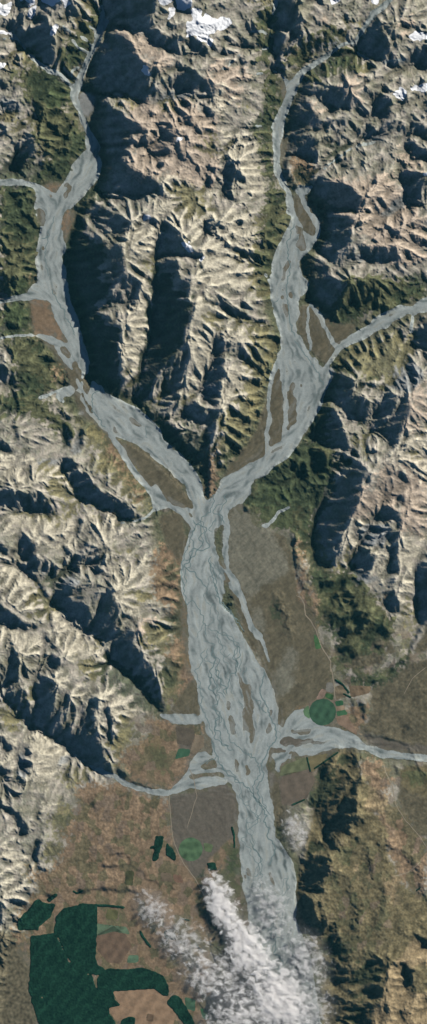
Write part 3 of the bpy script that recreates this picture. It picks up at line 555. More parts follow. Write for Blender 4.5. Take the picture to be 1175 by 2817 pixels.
def solve(G, Wt, Wf, cell, h, iters):
    lt = 0.09

    def ops(h):
        gx = np.zeros_like(h)
        gy = np.zeros_like(h)
        gx[:, :-1] = (h[:, 1:] - h[:, :-1]) / cell
        gy[:-1] = (h[1:] - h[:-1]) / cell
        return gx, gy

    def adj(gx, gy):
        r = np.zeros_like(gx)
        r[:, 1:] += gx[:, :-1] / cell
        r[:, :-1] -= gx[:, :-1] / cell
        r[1:] += gy[:-1] / cell
        r[:-1] -= gy[:-1] / cell
        return r

    def A(h):
        gx, gy = ops(h)
        ds = gx * SX + gy * SY
        dt = -gx * SY + gy * SX
        a, b = Wt * ds, lt * Wt * dt
        return adj(a * SX - b * SY + Wf * gx, a * SY + b * SX + Wf * gy) + 2e-6 * h

    b = adj(Wt * G * SX, Wt * G * SY)
    pre = 1.0 / ((Wt * (1 + lt) + 2 * Wf) * 2 / cell ** 2 + 1e-6)
    r = b - A(h)
    z = pre * r
    p = z.copy()
    rz = float((r * z).sum())
    for _ in range(iters):
        Ap = A(p)
        al = rz / float((p * Ap).sum())
        h = h + al * p
        r = r - al * Ap
        z = pre * r
        rz2 = float((r * z).sum())
        p = z + (rz2 / rz) * p
        rz = rz2
    return h


lv = [(G, Wt, Wf)]
for _ in range(4):
    lv.append(tuple(down(a) for a in lv[-1]))
h = np.zeros(lv[-1][0].shape, np.float32)
for k in range(4, 0, -1):
    h = solve(*lv[k], CELL * 2 ** k, h, (500, 300, 200, 120, 100)[4 - k])
    h = up(h, lv[k - 1][0].shape).astype(np.float32)
h = solve(G, Wt, Wf, CELL, h, 25).astype(np.float32)
print("relief", round(time.time() - T0, 1), h.min(), h.max())


# running water: cut valleys by stream power on a half-resolution copy
def erode(h, cell, K, base, rounds):
    hh_, ww_ = h.shape
    idx = np.arange(hh_ * ww_).reshape(hh_, ww_)
    nb = [(-1, -1), (-1, 0), (-1, 1), (0, -1), (0, 1), (1, -1), (1, 0), (1, 1)]
    for it in range(rounds):
        p = np.pad(h, 1, constant_values=1e9)
        best = np.zeros_like(h)
        rec = idx.copy()
        dst = np.full(h.shape, cell, np.float32)
        lown = np.full(h.shape, 1e9, np.float32)
        for dj, di in nb:
            q = p[1 + dj:1 + dj + hh_, 1 + di:1 + di + ww_]
            dd = cell * math.hypot(dj, di)
            sl = (h - q) / dd
            m_ = sl > best
            best = np.where(m_, sl, best)
            rec = np.where(m_, idx + dj * ww_ + di, rec)
            dst = np.where(m_, dd, dst)
            lown = np.minimum(lown, q)
        pit = (rec == idx) & ~base
        rec[base] = idx[base]
        order = np.argsort(-h, axis=None, kind='stable')
        rl = rec.ravel()
        rlist = rl.tolist()
        A = [1.0] * (hh_ * ww_)
        for k in order.tolist():
            r_ = rlist[k]
            if r_ != k:
                A[r_] += A[k]
        F = (K * np.minimum(np.array(A), 6000.0) ** 0.5).reshape(h.shape) * gain_e / dst
        Fl = F.ravel().tolist()
        hl = h.ravel().astype(float).tolist()
        for k in order[::-1].tolist():
            r_ = rlist[k]
            if r_ != k:
                f_ = Fl[k]
                v = (hl[k] + f_ * hl[r_]) / (1 + f_)
                if v < hl[k]:
                    hl[k] = v
        h = np.array(hl, np.float32).reshape(h.shape)
        h = np.where(pit, np.maximum(h, lown + 0.05), h)
    return h



# gullies and spurs that run down whatever slope they are on
def gullies(x, y, dx, dy, lam, seed):
    fx, fy = x / lam, y / lam
    ix, iy = np.floor(fx), np.floor(fy)
    num = np.zeros(x.shape, np.float32)
    den = np.zeros(x.shape, np.float32)
    for dj in (-1, 0, 1):
        for di in (-1, 0, 1):
            hsh = hash2(ix + di, iy + dj, seed)
            ox = (hsh & 0xffff).astype(np.float32) / 65535.0
            oy = (hsh >> 16).astype(np.float32) / 65535.0
            vx, vy = fx - ix - di - ox, fy - iy - dj - oy
            w = np.exp(-2.2 * (vx * vx + vy * vy))
            num += w * np.cos((vx * dx + vy * dy) * 6.2832)
            den += w
    return num / (den + 1e-6)


ribs = sm(-0.45, 0.35, fbm(X, Y, 85, 211, 3))                       # some faces are ribbed, some smooth
amp_z = rugged * (1 - 0.35 * hill_s) * (0.45 + 0.75 * ribs)


def carve(h, octs):
    for lam, a, seed, kf, ridged in octs:
        hb = blur(h, max(1, lam / 4.5 / CELL))
        gy_, gx_ = np.gradient(hb, CELL)
        m = np.hypot(gx_, gy_) + 1e-4
        k = kf * np.minimum(m * 5.0, 1.0) / m
        aa = 0.5 * noise(X / (lam * 1.6), Y / (lam * 1.6), 500 + seed)       # neighbours do not run parallel
        c_, s_ = np.cos(aa), np.sin(aa)
        gx_, gy_ = gx_ * c_ - gy_ * s_, gx_ * s_ + gy_ * c_
        g = gullies(X, Y, -gy_ * k, gx_ * k, lam, seed)
        if ridged:
            g = 1 - 1.8 * np.abs(g)                                          # sharp crests between the gullies
        h = h + lam * a * g * amp_z * np.minimum(m * 3.2, 1.0) * (1 - 0.5 * shade_s)
    return h


h = carve(h, ((78, 0.085, 4, 0.8, True), (44, 0.090, 5, 0.8, True)))
hc = down(h)
gain_e = down(rugged * (1 - 0.5 * shade_s) * (1 - 0.3 * hill_s))
he = erode(hc.copy(), 2 * CELL, 0.07, down(flatall.astype(np.float32)) > 0.5, 8)
dh = he - hc
h = h + up(blur(dh, 1) * 0.4 + dh * 0.6, h.shape).astype(np.float32)
print("erosion", round(time.time() - T0, 1), float(dh.min()), float(dh.std()))
mixl = sm(-0.2, 0.2, fbm(X, Y, 60, 221, 2))
ha = carve(h, ((27, 0.072, 6, 1.0, False), (15, 0.050, 7, 1.0, False)))
hb_ = carve(h, ((19, 0.060, 9, 0.9, True), (11, 0.048, 10, 1.3, False)))
h = ha * mixl + hb_ * (1 - mixl)
h = carve(h, ((7.5, 0.036, 8, 1.1, False),))
for a_, w_, P in RIDGES:
    d = np.full((NY, NX), 999.0, np.float32)
    seg_dist(d, P, WX3, WY3, w_ * 1.3)
    t_ = np.clip(1 - d / (w_ * (1 + 0.35 * nmid)), 0, 1)
    h = h + (a_ * t_ ** 1.25 * (1 - 0.5 * blur(gravel, 4))).astype(np.float32)
# low moraine hummocks, drawn out along the valley side
hum = np.zeros((NY, NX), bool)
for P in multi('''T8 440,200 560,360 700,380 780,480 880,560 910,640 900,740 840,840 740,895 620,870 600,800 640,700 540,660 500,560 450,420
T6 560,600 300,720 220,790 160,895 500,895 560,800; T10 620,110 1000,0 860,150 640,160; T8 320,520 400,540 420,660 350,680; T12 560,500 740,560 700,640 560,640'''):
    fill(hum, P, WX3, WY3)
hum = blur(hum, 5)
h = h + 0.75 * hum * (4.2 * (0.5 - np.abs(fbm(SA * 0.5, TA, 30, 241, 3))) + 1.6 * fbm(SA * 0.6, TA, 12, 245, 2))
# loose crags and outcrops, moraine bumps on the flats
crag = np.abs(noise(X / 17, Y / 17, 151) + 0.5 * noise(X / 8, Y / 8, 152))
crag2 = np.abs(noise(X / 8.5, Y / 8.5, 153) + 0.4 * nhi)
h = h - (1.5 * crag + 1.7 * crag2) * (1 - 0.6 * sf) * rugged * (0.8 + 0.5 * nmid).clip(0.2, 1.6) * (1 - 0.5 * hill_s) * (1 - 0.4 * shade_s)
h = h + (0.5 * nfin + 0.65 * nhi) * rugged * (0.8 + 0.4 * nmid) * (1 - 0.3 * hill_s)
h = h + (0.3 * nfin + 1.0 * nmid - 0.8 * crag + 2.0 * fbm(SA * 0.3, TA, 30, 197, 3) * blur(X > 880, 20)) * low_s * (1 - flat_s)
h = h.astype(np.float32)
h -= np.median(h[gravel])
print("gullies", round(time.time() - T0, 1), h.min(), h.max())

# ---------------------------------------------------------------- flow field of the rivers
LINES = [
    [(285, -60), (285, 40), (250, 130), (205, 230), (220, 320), (245, 400), (245, 450), (200, 520), (150, 600), (135, 700), (150, 800), (195, 890),
     (215, 980), (255, 1080), (330, 1170), (430, 1240), (510, 1310), (550, 1380), (550, 1450), (530, 1530), (530, 1650), (560, 1800),
     (620, 1950), (650, 2060), (700, 2200), (720, 2330), (740, 2500), (780, 2900)],
    [(1060, 10), (975, 110), (860, 180), (800, 220), (775, 290), (760, 400), (780, 500), (805, 560), (780, 700), (770, 800), (790, 900), (850, 1000),
     (860, 1080), (810, 1180), (720, 1280), (620, 1350), (560, 1420)],
    [(1260, 830), (1100, 860), (1000, 900), (930, 960), (900, 1010), (870, 1080)],
    [(1260, 2090), (1000, 2040), (880, 2010), (760, 2060), (700, 2110)],
    [(270, 2115), (400, 2170), (470, 2185), (560, 2130), (640, 2150)],
    [(300, 1190), (350, 1290), (430, 1350), (520, 1440)], [(590, 1400), (620, 1560), (690, 1700), (750, 1880), (750, 2020), (710, 2200)],
    [(-60, 500), (80, 500), (150, 560)], [(-60, 830), (100, 805), (170, 850)], [(0, 930), (90, 920), (180, 960), (195, 1050), (240, 1120)],
    [(770, 930), (745, 1100), (740, 1240)], [(850, 850), (880, 950)], [(520, 2190), (600, 2350), (640, 2440)], [(640, 1430), (720, 1540), (790, 1650)]]
gs = 12.0
cx = np.arange(xs[0], xs[-1] + gs, gs)
cy = np.arange(ys[0], ys[-1] + gs, gs)
CX, CY = np.meshgrid(cx, cy)
fx_ = np.zeros(CX.shape)
fy_ = np.zeros(CX.shape)
for Ln in LINES:
    for (xa, ya), (xb, yb) in zip(Ln[:-1], Ln[1:]):
        dx, dy = xb - xa, yb - ya
        L2 = dx * dx + dy * dy
        t = np.clip(((CX - xa) * dx + (CY - ya) * dy) / L2, 0, 1)
        d2 = (CX - xa - t * dx) ** 2 + (CY - ya - t * dy) ** 2
        w = 1 / (d2 + 300.0) ** 2
        fx_ += w * dx / math.sqrt(L2)
        fy_ += w * dy / math.sqrt(L2)


def bil(a, gx, gy):
    h_, w_ = a.shape
    gx = np.clip(gx, 0, w_ - 1.001)
    gy = np.clip(gy, 0, h_ - 1.001)
    i, j = gx.astype(np.int32), gy.astype(np.int32)
    fx, fy = (gx - i).astype(np.float32), (gy - j).astype(np.float32)
    return (a[j, i] * (1 - fx) + a[j, i + 1] * fx) * (1 - fy) + (a[j + 1, i] * (1 - fx) + a[j + 1, i + 1] * fx) * fy


FX = bil(fx_, (X - cx[0]) / gs, (Y - cy[0]) / gs)
FY = bil(fy_, (X - cx[0]) / gs, (Y - cy[0]) / gs)
m = np.hypot(FX, FY) + 1e-9
FX, FY = FX / m, FY / m
ang = 0.75 * fbm(X, Y, 34, 91, 3)                     # the threads wander from side to side
ca, sa = np.cos(ang), np.sin(ang)
FX, FY = (FX * ca - FY * sa).astype(np.float32), (FX * sa + FY * ca).astype(np.float32)


def lic(src, steps, stride=1.0):
    acc = src.copy()
    GX0, GY0 = (X - xs[0]) / CELL, (Y - ys[0]) / CELL
    for sgn in (1, -1):
        gx, gy = GX0.copy(), GY0.copy()
        for _ in range(steps):
            i = np.clip(gx, 0, NX - 1).astype(np.int32)
            j = np.clip(gy, 0, NY - 1).astype(np.int32)
            gx += sgn * stride * FX[j, i]
            gy += sgn * stride * FY[j, i]
            i = np.clip(gx, 0, NX - 1).astype(np.int32)
            j = np.clip(gy, 0, NY - 1).astype(np.int32)
            acc += src[j, i]
    acc /= (2 * steps + 1)
    return (acc - acc.mean()) / acc.std()


rng = np.random.RandomState(4)
streak = lic(blur(rng.randn(NY, NX), 1), 9)
streak2 = lic(noise(X / 9, Y / 9, 77).astype(np.float32), 12, 1.6)
print("flow", round(time.time() - T0, 1))

# ---------------------------------------------------------------- land cover colours
LIT = 1.05       # how much brighter full daylight on level ground shows than the surface colour


def C(c):
    return (lin(c) / LIT).astype(np.float32)


gy_, gx_ = np.gradient(blur(h, 2), CELL)
slope = np.hypot(gx_, gy_)
u = 0.5 + 0.5 * np.tanh(1.5 * (nfin * 0.7 + nmid * 0.5))
u = u[..., None]
alb = C((186, 178, 166)) * (1 - u) + C((126, 128, 114)) * u
q = sm(-0.05, 0.7, fbm(X, Y, 30, 161, 4) + 0.4 * nhi)[..., None]
alb = alb * (1 - 0.55 * q) + C((92, 92, 72)) * 0.55 * q
g2 = sm(-0.1, 0.8, nbig + 0.8 * nmid)[..., None]
alb = alb * (1 - 0.5 * g2) + C((122, 119, 98)) * 0.5 * g2
bb = sm(0.1, 0.8, flat_s)[..., None]
alb = alb * (1 - bb) + C((112, 107, 92)) * bb
prox = blur(blur(flatall, 12), 14)
q = (sm(0.04, 0.30, prox + 0.05 * nmid + 0.04 * nfin) * rugged)[..., None]
alb = alb * (1 - 0.85 * q) + C((102, 101, 76)) * 0.85 * q
q = (sm(0.10, 0.42, prox + 0.07 * nmid + 0.08 * nfin - 0.03) * rugged)[..., None]
alb = alb * (1 - 0.7 * q) + C((66, 74, 54)) * 0.7 * q
covm = {}
curv = blur(h, 1) - blur(h, 4)
crv = np.clip(curv / (np.std(curv) + 1e-6), -2, 2)
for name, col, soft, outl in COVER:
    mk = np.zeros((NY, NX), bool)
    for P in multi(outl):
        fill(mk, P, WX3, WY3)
    veg = name in ('forest_and_shade', 'olive', 'darkolive', 'ochre', 'meadow', 'tan', 'pink', 'pale')
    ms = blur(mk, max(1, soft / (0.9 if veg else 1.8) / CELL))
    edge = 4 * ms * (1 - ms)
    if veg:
        sg = {'forest_and_shade': -0.30, 'olive': -0.20, 'meadow': -0.1, 'tan': 0.0, 'darkolive': 0.25, 'ochre': 0.0, 'pink': 0.15, 'pale': 0.2}[name]
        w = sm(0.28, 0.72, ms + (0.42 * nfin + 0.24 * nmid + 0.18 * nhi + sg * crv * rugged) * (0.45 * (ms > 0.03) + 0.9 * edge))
        w = w * {'pink': 0.75, 'pale': 0.8, 'olive': 0.9, 'forest_and_shade': 0.7, 'meadow': 0.6, 'ochre': 1.0}.get(name, 1.0)
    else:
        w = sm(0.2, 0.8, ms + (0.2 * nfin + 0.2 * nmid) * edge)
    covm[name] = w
    v = {'forest_and_shade': 0.28, 'darkolive': 0.3, 'ochre': 0.2, 'olive': 0.26, 'brown': 0.16, 'tan': 0.2, 'hill': 0.14, 'fan': 0.10, 'greyfan': 0.14}.get(name, 0.14)
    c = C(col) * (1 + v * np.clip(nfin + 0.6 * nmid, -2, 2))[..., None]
    if name == 'olive':
        q = sm(-0.6, 0.9, nmid + 0.4 * nfin)[..., None]
        c = c * (1 - 0.5 * q) + C((150, 140, 100)) * 0.5 * q
    if name == 'tan':
        q = sm(0.2, 1.2, nbig - 0.5 * nmid)[..., None]
        c = c * (1 - 0.5 * q) + C((118, 112, 76)) * 0.5 * q
    if name == 'forest_and_shade':
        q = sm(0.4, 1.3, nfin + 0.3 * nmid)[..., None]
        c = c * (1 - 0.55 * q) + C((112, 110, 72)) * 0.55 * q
    if name in ('brown', 'hill', 'greyfan'):
        c = c * (1 + 0.20 * fbm(SA * 0.28, TA, 16, 191, 3) + 0.16 * noise(SA * 0.3 / 5, TA / 5, 195))[..., None]
    if name in ('fan', 'greyfan', 'brown'):
        c = c * (1 + 0.10 * streak2 * (flat_s + 0.3 * low_s).clip(0, 1))[..., None]
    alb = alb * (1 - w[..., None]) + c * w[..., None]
# patchwork of paddocks and dry ground on the farmed plains
wxp, wyp = X / 19 + 0.25 * nmid, Y / 24 + 0.25 * nfin * 0.5
cellv, best = np.zeros((NY, NX), np.float32), np.full((NY, NX), 9.0, np.float32)
for dj in (-1, 0, 1):
    for di in (-1, 0, 1):
        ci, cj = np.floor(wxp) + di, np.floor(wyp) + dj
        hh = hash2(ci, cj, 171)
        d = np.maximum(np.abs(wxp - ci - (hh & 0xffff) / 65535.0), np.abs(wyp - cj - ((hh >> 16) & 0xffff) / 65535.0))
        mlt = d < best
        best = np.where(mlt, d, best)
        cellv = np.where(mlt, (hash2(ci, cj, 172) & 0xffff) / 65535.0, cellv)
pw = (low_s * (1 - covm['fan']) * (1 - sm(0.3, 0.8, covm['brown'])) * (1 - blur(gravel, 2))).clip(0, 1)[..., None]
pc = np.where((cellv < 0.25)[..., None], C((104, 104, 78)), np.where((cellv < 0.4)[..., None], C((126, 112, 98)), np.where((cellv < 0.5)[..., None], C((84, 90, 64)), alb)))
alb = alb * (1 - 0.6 * pw) + pc * 0.6 * pw
alb *= (1 + (0.14 * nmid + 0.15 * nfin + 0.15 * nhi + 0.25 * (cellv - 0.5))[..., None] * pw)
# damp silt threads where old channels crossed the flats
tq = (sm(0.0, 1.4, streak + 0.6 * streak2) * blur(gravel, 8) * flat_s * 1.0)[..., None]
alb = alb * (1 - tq) + C((132, 134, 128)) * tq
hq = hill_s[..., None]
alb *= 1 + hq * (0.10 * nfin + 0.10 * nmid)[..., None]
# surface colour lighter on crests and darker in gully floors, with fine speckle
rock_w = (1 - covm['forest_and_shade']) * rugged * (1 - 0.6 * hill_s)
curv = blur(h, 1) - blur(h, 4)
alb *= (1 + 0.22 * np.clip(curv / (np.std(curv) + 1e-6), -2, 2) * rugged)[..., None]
alb *= (1 + (0.30 * nhi + 0.12 * nfin) * (0.45 + 0.55 * rugged))[..., None]
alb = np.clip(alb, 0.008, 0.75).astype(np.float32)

# ---------------------------------------------------------------- meshes
HX, HY = 0.5 * W, 0.5 * H


def wpos(px, py, hz):
    return np.stack([(px - HX) * KM, (HY - py) * KM, hz * KM], -1)


def add_mesh(name, co, faces, mat, colors=None, parent=None, smooth=True):
    me = bpy.data.meshes.new(name)
    me.vertices.add(len(co))
    me.vertices.foreach_set("co", np.ascontiguousarray(co, np.float32).ravel())
    nf = len(faces)
    k = faces.shape[1]
    me.loops.add(nf * k)
    me.loops.foreach_set("vertex_index", np.ascontiguousarray(faces, np.int32).ravel())
    me.polygons.add(nf)
    me.polygons.foreach_set("loop_start", np.arange(0, nf * k, k, dtype=np.int32))
    me.polygons.foreach_set("use_smooth", np.full(nf, smooth, bool))
    me.update(calc_edges=True)
    if colors is not None:
        at = me.color_attributes.new("cover", 'FLOAT_COLOR', 'POINT')
        at.data.foreach_set("color", np.concatenate([colors, np.ones((len(colors), 1))], 1).astype(np.float32).ravel())
    me.materials.append(mat)
    ob = bpy.data.objects.new(name, me)
    scene.collection.objects.link(ob)
    if parent is not None:
        ob.parent = parent
    return ob


def material(name, base=None, rough=0.95, vary=0.15, scale=8.0, bump=0.0, spec=0.1):
    """a surface whose colour comes from the land-cover attribute or a fixed colour, broken up by noise"""
    mt = bpy.data.materials.new(name)
    mt.use_nodes = True
    nt = mt.node_tree
    bs = nt.nodes["Principled BSDF"]
    bs.inputs["Roughness"].default_value = rough
    bs.inputs["Specular IOR Level"].default_value = spec
    tc = nt.nodes.new("ShaderNodeTexCoord")
    nz = nt.nodes.new("ShaderNodeTexNoise")
    nz.inputs["Scale"].default_value = scale
    nz.inputs["Detail"].default_value = 5.0
    nz.inputs["Roughness"].default_value = 0.65
    nt.links.new(tc.outputs["Object"], nz.inputs["Vector"])
    mr = nt.nodes.new("ShaderNodeMapRange")
    mr.inputs["From Min"].default_value = 0.3
    mr.inputs["From Max"].default_value = 0.7
    mr.inputs["To Min"].default_value = 1 - vary
    mr.inputs["To Max"].default_value = 1 + vary
    nt.links.new(nz.outputs["Fac"], mr.inputs["Value"])
    mul = nt.nodes.new("ShaderNodeVectorMath")
    mul.operation = 'SCALE'
    if base is None:
        at = nt.nodes.new("ShaderNodeAttribute")
        at.attribute_name = "cover"
        nt.links.new(at.outputs["Color"], mul.inputs[0])
    else:
        mul.inputs[0].default_value = tuple(float(v) for v in base)
    nt.links.new(mr.outputs["Result"], mul.inputs["Scale"])
    nt.links.new(mul.outputs["Vector"], bs.inputs["Base Color"])
    if bump:
        bp = nt.nodes.new("ShaderNodeBump")
        bp.inputs["Distance"].default_value = bump
        nt.links.new(nz.outputs["Fac"], bp.inputs["Height"])
        nt.links.new(bp.outputs["Normal"], bs.inputs["Normal"])
    return mt


def mirror(i, n):
    i = np.abs(i)
    i = np.where(i > n - 1, 2 * (n - 1) - i, i)
    return i


# the ground: one sheet, fine where the valley is seen, coarser far outside
def outer(n):
    a, s, k = [], 0, 0
    while s < 360:
        k = min(12, k + 1)
        s += k
        a.append(s)
    a = np.array(a)
    return np.concatenate([-a[::-1], np.arange(n), n - 1 + a])


ix, iy = outer(NX), outer(NY)
IX, IY = np.meshgrid(ix, iy)
MX, MY = mirror(IX, NX), mirror(IY, NY)
co = wpos(xs[0] + IX * CELL, ys[0] + IY * CELL, h[MY, MX]).reshape(-1, 3)


def grid_faces(nx, ny):
    idx = np.arange(nx * ny, dtype=np.int32).reshape(ny, nx)
    a, b, c, d = idx[:-1, :-1], idx[:-1, 1:], idx[1:, 1:], idx[1:, :-1]
    return np.stack([a, d, c, b], -1).reshape(-1, 4)


mat_ground = material("mountain_ground", vary=0.12, scale=6.0)
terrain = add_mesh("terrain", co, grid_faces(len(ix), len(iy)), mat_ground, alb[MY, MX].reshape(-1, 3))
terrain["kind"] = "structure"
print("terrain", len(co), round(time.time() - T0, 1))


def sheet(name, mask, lift, colors, mat, thick=None):
    """a layer lying on the ground wherever mask is set; its rim follows the outline of the mask"""
    f = blur(mask, 1) - 0.36
    inside = f > 0
    cell_in = inside[:-1, :-1] | inside[1:, :-1] | inside[:-1, 1:] | inside[1:, 1:]
    jj, ii = np.nonzero(cell_in)
    if len(jj) == 0:
        return None
    vid = -np.ones((NY, NX), np.int64)
    corners = np.stack([jj * NX + ii, (jj + 1) * NX + ii, (jj + 1) * NX + ii + 1, jj * NX + ii + 1], -1)
    uq, inv = np.unique(corners.ravel(), return_inverse=True)
    faces = inv.reshape(-1, 4)
    vj, vi = uq // NX, uq % NX
    fgy, fgx = np.gradient(f)
    ff, gx, gy = f[vj, vi], fgx[vj, vi], fgy[vj, vi]
    g2_ = gx * gx + gy * gy + 1e-4
    out = ff < 0
    sx = np.where(out, np.clip(-ff * gx / g2_, -1, 1), 0)
    sy = np.where(out, np.clip(-ff * gy / g2_, -1, 1), 0)
    px, py = vi + sx, vj + sy
    hz = bil(h, px, py)
    lf = np.where(out, 0.12, lift[vj, vi]) if isinstance(lift, np.ndarray) else lift
    hz = hz + lf
    co = wpos(xs[0] + px * CELL, ys[0] + py * CELL, hz)
    if colors.ndim == 3:
        cc = colors[vj, vi]
    else:
        cc = np.repeat(colors[None], len(vj), 0)
    return add_mesh(name, co, faces, mat, cc)


def tag(o, label, cat, group=None, kind=None):
    if label:
        o["label"] = label
    if cat:
        o["category"] = cat
    if group:
        o["group"] = group
    if kind:
        o["kind"] = kind
    return o


# ---------------------------------------------------------------- gravel river beds
gp = blur(gravel, 2)
core = blur(gravel, 6)
gb = (gp + 0.17 * streak + 0.08 * streak2 + 0.05 * nhi > 0.5) & (core > 0.08) | (gravel & (core < 0.55) & (gp > 0.35))
gb &= ~(blur(bars, 2) + 0.13 * streak2 + 0.22 * streak > 0.48)
narrow = sm(1500, 1250, Y) + sm(2050, 2150, Y) * sm(60, 20, np.abs(Y - 2200)) * 0
gb &= ~((streak2 + 1.0 * streak > 2.5 - 0.75 * narrow) & (core > 0.8))
gb &= ~((streak2 + 1.1 * streak + 2.4 * (1 - core) > 2.5) & (gp > 0.9) & (core < 0.9) & (nmid > 0.0))
br = sm(0.35, 1.5, streak * 0.8 + streak2 * 0.5)[..., None]
wet = sm(0.7, 1.7, -streak + 0.3 * streak2)[..., None]
cg = C((143, 151, 150)) * (1 - 0.45 * br) + C((114, 112, 100)) * 0.45 * br
cg = cg * (1 - 0.5 * wet) + C((104, 120, 120)) * 0.5 * wet
cg = cg * (1.21 + 0.10 * nhi + 0.10 * nmid + 0.24 * streak)[..., None]
mat_gravel = material("river_gravel", vary=0.08, scale=9.0)
ob = sheet("river_gravel", gb, 0.14, cg.astype(np.float32), mat_gravel)
ob["kind"] = "structure"


def resample(P, step, wig=0.0, seed=0, wl=14.0):
    P = np.array(P, float)
    seg = np.hypot(*(P[1:] - P[:-1]).T)
    s = np.concatenate([[0], np.cumsum(seg)])
    t = np.arange(0, s[-1], step)
    x, y = np.interp(t, s, P[:, 0]), np.interp(t, s, P[:, 1])
    if wig:
        x2 = x + wig * noise(x / wl, y / wl, seed)
        y = y + wig * noise(x / wl + 31.7, y / wl, seed)
        x = x2
    return np.stack([x, y], -1)


def ribbons(name, items, lift, col, mat):
    """narrow strips lying on the ground; items = (points, width)"""
    co, fc, n = [], [], 0
    for P, w in items:
        P = np.asarray(P, float)
        if len(P) < 3:
            continue
        d = np.gradient(P, axis=0)
        d /= np.hypot(d[:, 0], d[:, 1])[:, None] + 1e-9
        nrm = np.stack([-d[:, 1], d[:, 0]], -1)
        ww = np.asarray(w, float) * np.ones(len(P))
        taper = np.minimum(1, np.minimum(np.arange(len(P)), np.arange(len(P))[::-1]) / 4.0 + 0.2)
        L = P + nrm * (ww * taper)[:, None] * 0.5
        R = P - nrm * (ww * taper)[:, None] * 0.5
        for q in (L, P, R):
            hz = bil(h, (q[:, 0] - xs[0]) / CELL, (q[:, 1] - ys[0]) / CELL)
            co.append(wpos(q[:, 0], q[:, 1], hz + lift))
        m_ = len(P)
        a = np.arange(m_ - 1)
        for s0 in (0, m_):
            fc.append(n + np.stack([s0 + a, s0 + m_ + a, s0 + m_ + a + 1, s0 + a + 1], -1))
        n += 3 * m_
    co = np.concatenate(co)
    return add_mesh(name, co, np.concatenate(fc), mat, np.repeat(np.asarray(col, np.float32)[None], len(co), 0))


# thin blue-green channels that braid across the gravel
gin = blur(gb, 2)
rng = np.random.RandomState(11)
items = []
seeds = []
for k in range(170):
    zone = k % 10
    if zone < 6:
        y0 = rng.uniform(1330, 2750)
        x0 = np.interp(y0, [1330, 1800, 2200, 2750], [560, 640, 700, 760]) + rng.uniform(-110, 110)
    else:
        x0, y0 = rng.uniform(60, 950), rng.uniform(380, 1330)
    seeds.append((x0, y0, rng.uniform(80, 330) if zone < 6 else rng.uniform(30, 110), rng.uniform(1.0, 2.6)))
for k, (x0, y0, ln, w) in enumerate(seeds):
    P, x, y = [], x0, y0
    a0, ph = rng.uniform(-0.3, 0.3), rng.uniform(0, 100)
    for s in range(int(ln / 2.2)):
        i, j = int((x - xs[0]) / CELL), int((y - ys[0]) / CELL)
        if not (0 <= i < NX and 0 <= j < NY) or gin[j, i] < 0.75:
            break
        P.append((x, y))
        a = a0 + 1.15 * math.sin(ph + s / 2.7) * math.sin(ph * 2 + s / 7.1) + 0.5 * math.sin(s / 17.0 + ph)
        fx, fy = float(FX[j, i]), float(FY[j, i])
        x += 2.2 * (fx * math.cos(a) - fy * math.sin(a))
        y += 2.2 * (fx * math.sin(a) + fy * math.cos(a))
    if len(P) > 8:
        items.append((P, w))
MAJOR = [(2.6, "T6 0,860 T8 30,20 20,60 10,100 T7 1000,130 960,180 920,290 895,350 895,430 920,560 950,540 990,600 1010,660 1020,720"),
         (2.4, "T8 0,350 30,400 40,520 100,590 180,700"), (2.6, "T7 1050,330 T8 0,340 20,430 60,560 150,640"),
         (3.4, "T10 275,80 260,150 250,190 280,240 300,300 330,380 330,420 290,470 260,540 270,600 240,650 T10 250,740 290,800 270,820 300,860 280,895 T12 300,20 330,60 315,110 290,150"),
         (2.8, "T10 10,420 50,540 100,600 170,640 200,660 220,700 260,740"), (2.6, "T10 190,480 240,530 250,600 215,650 220,710 265,750 300,790"),
         (2.4, "T9 975,150 1000,210 985,250 1020,320 1050,400"), (2.2, "T10 60,300 110,430 170,480 230,520"),
         (2.4, "T5 495,300 450,340 460,420 520,500"), (2.4, "T3 250,620 300,700 340,780 370,850"), (2.2, "T3 270,250 240,330 220,450 240,560"),
         (2.4, "T4 420,300 380,400 400,500 380,620 400,760 420,860"), (2.4, "T6 420,60 470,130 540,230 570,290"),
         (2.2, "T9 1010,540 1074,500"), (2.4, "T12 200,20 260,120 250,250 310,380 330,500")]
for k, (w, s) in enumerate(MAJOR):
    items.append((resample(pts(s), 2.0, 5.0, 40 + k, 11.0), w * (0.75 + 0.25 * rng.rand())))
mat_water = material("river_water", rough=0.35, vary=0.06, scale=5.0, spec=0.4)
ob = ribbons("river_water", items, 0.26, C((110, 130, 131)), mat_water)
ob["kind"] = "structure"

# ---------------------------------------------------------------- roads and farm tracks
mat_road = material("gravel_road", vary=0.08, scale=20.0)
ROADS = [(3.0, "T8 430,515 450,525 470,560 475,610 500,640 530,690 550,760 600,840 600,895 T10 600,60 615,130 622,235"),
         (2.0, "T10 860,540 870,580 900,640 920,740 970,820 1040,900 T12 1074,60"), (2.2, "T9 832,690 840,800 850,895 T11 860,40 900,130 960,210 1010,300"),
         (1.8, "T12 900,200 980,180 1050,120"), (2.0, "T11 150,790 240,795 330,790 T11 340,800 400,780 450,740 470,690 500,650"),
         (1.6, "T11 860,765 830,800"), (1.6, "T9 930,560 950,600 T9 970,700 920,860"), (1.6, "T10 960,200 1000,120 1074,60")]
ob = ribbons("road", [(resample(pts(s), 3.0, 1.2, 60 + k, 20.0), w) for k, (w, s) in enumerate(ROADS)], 0.2, C((150, 140, 122)), mat_road)
ob["kind"] = "structure"

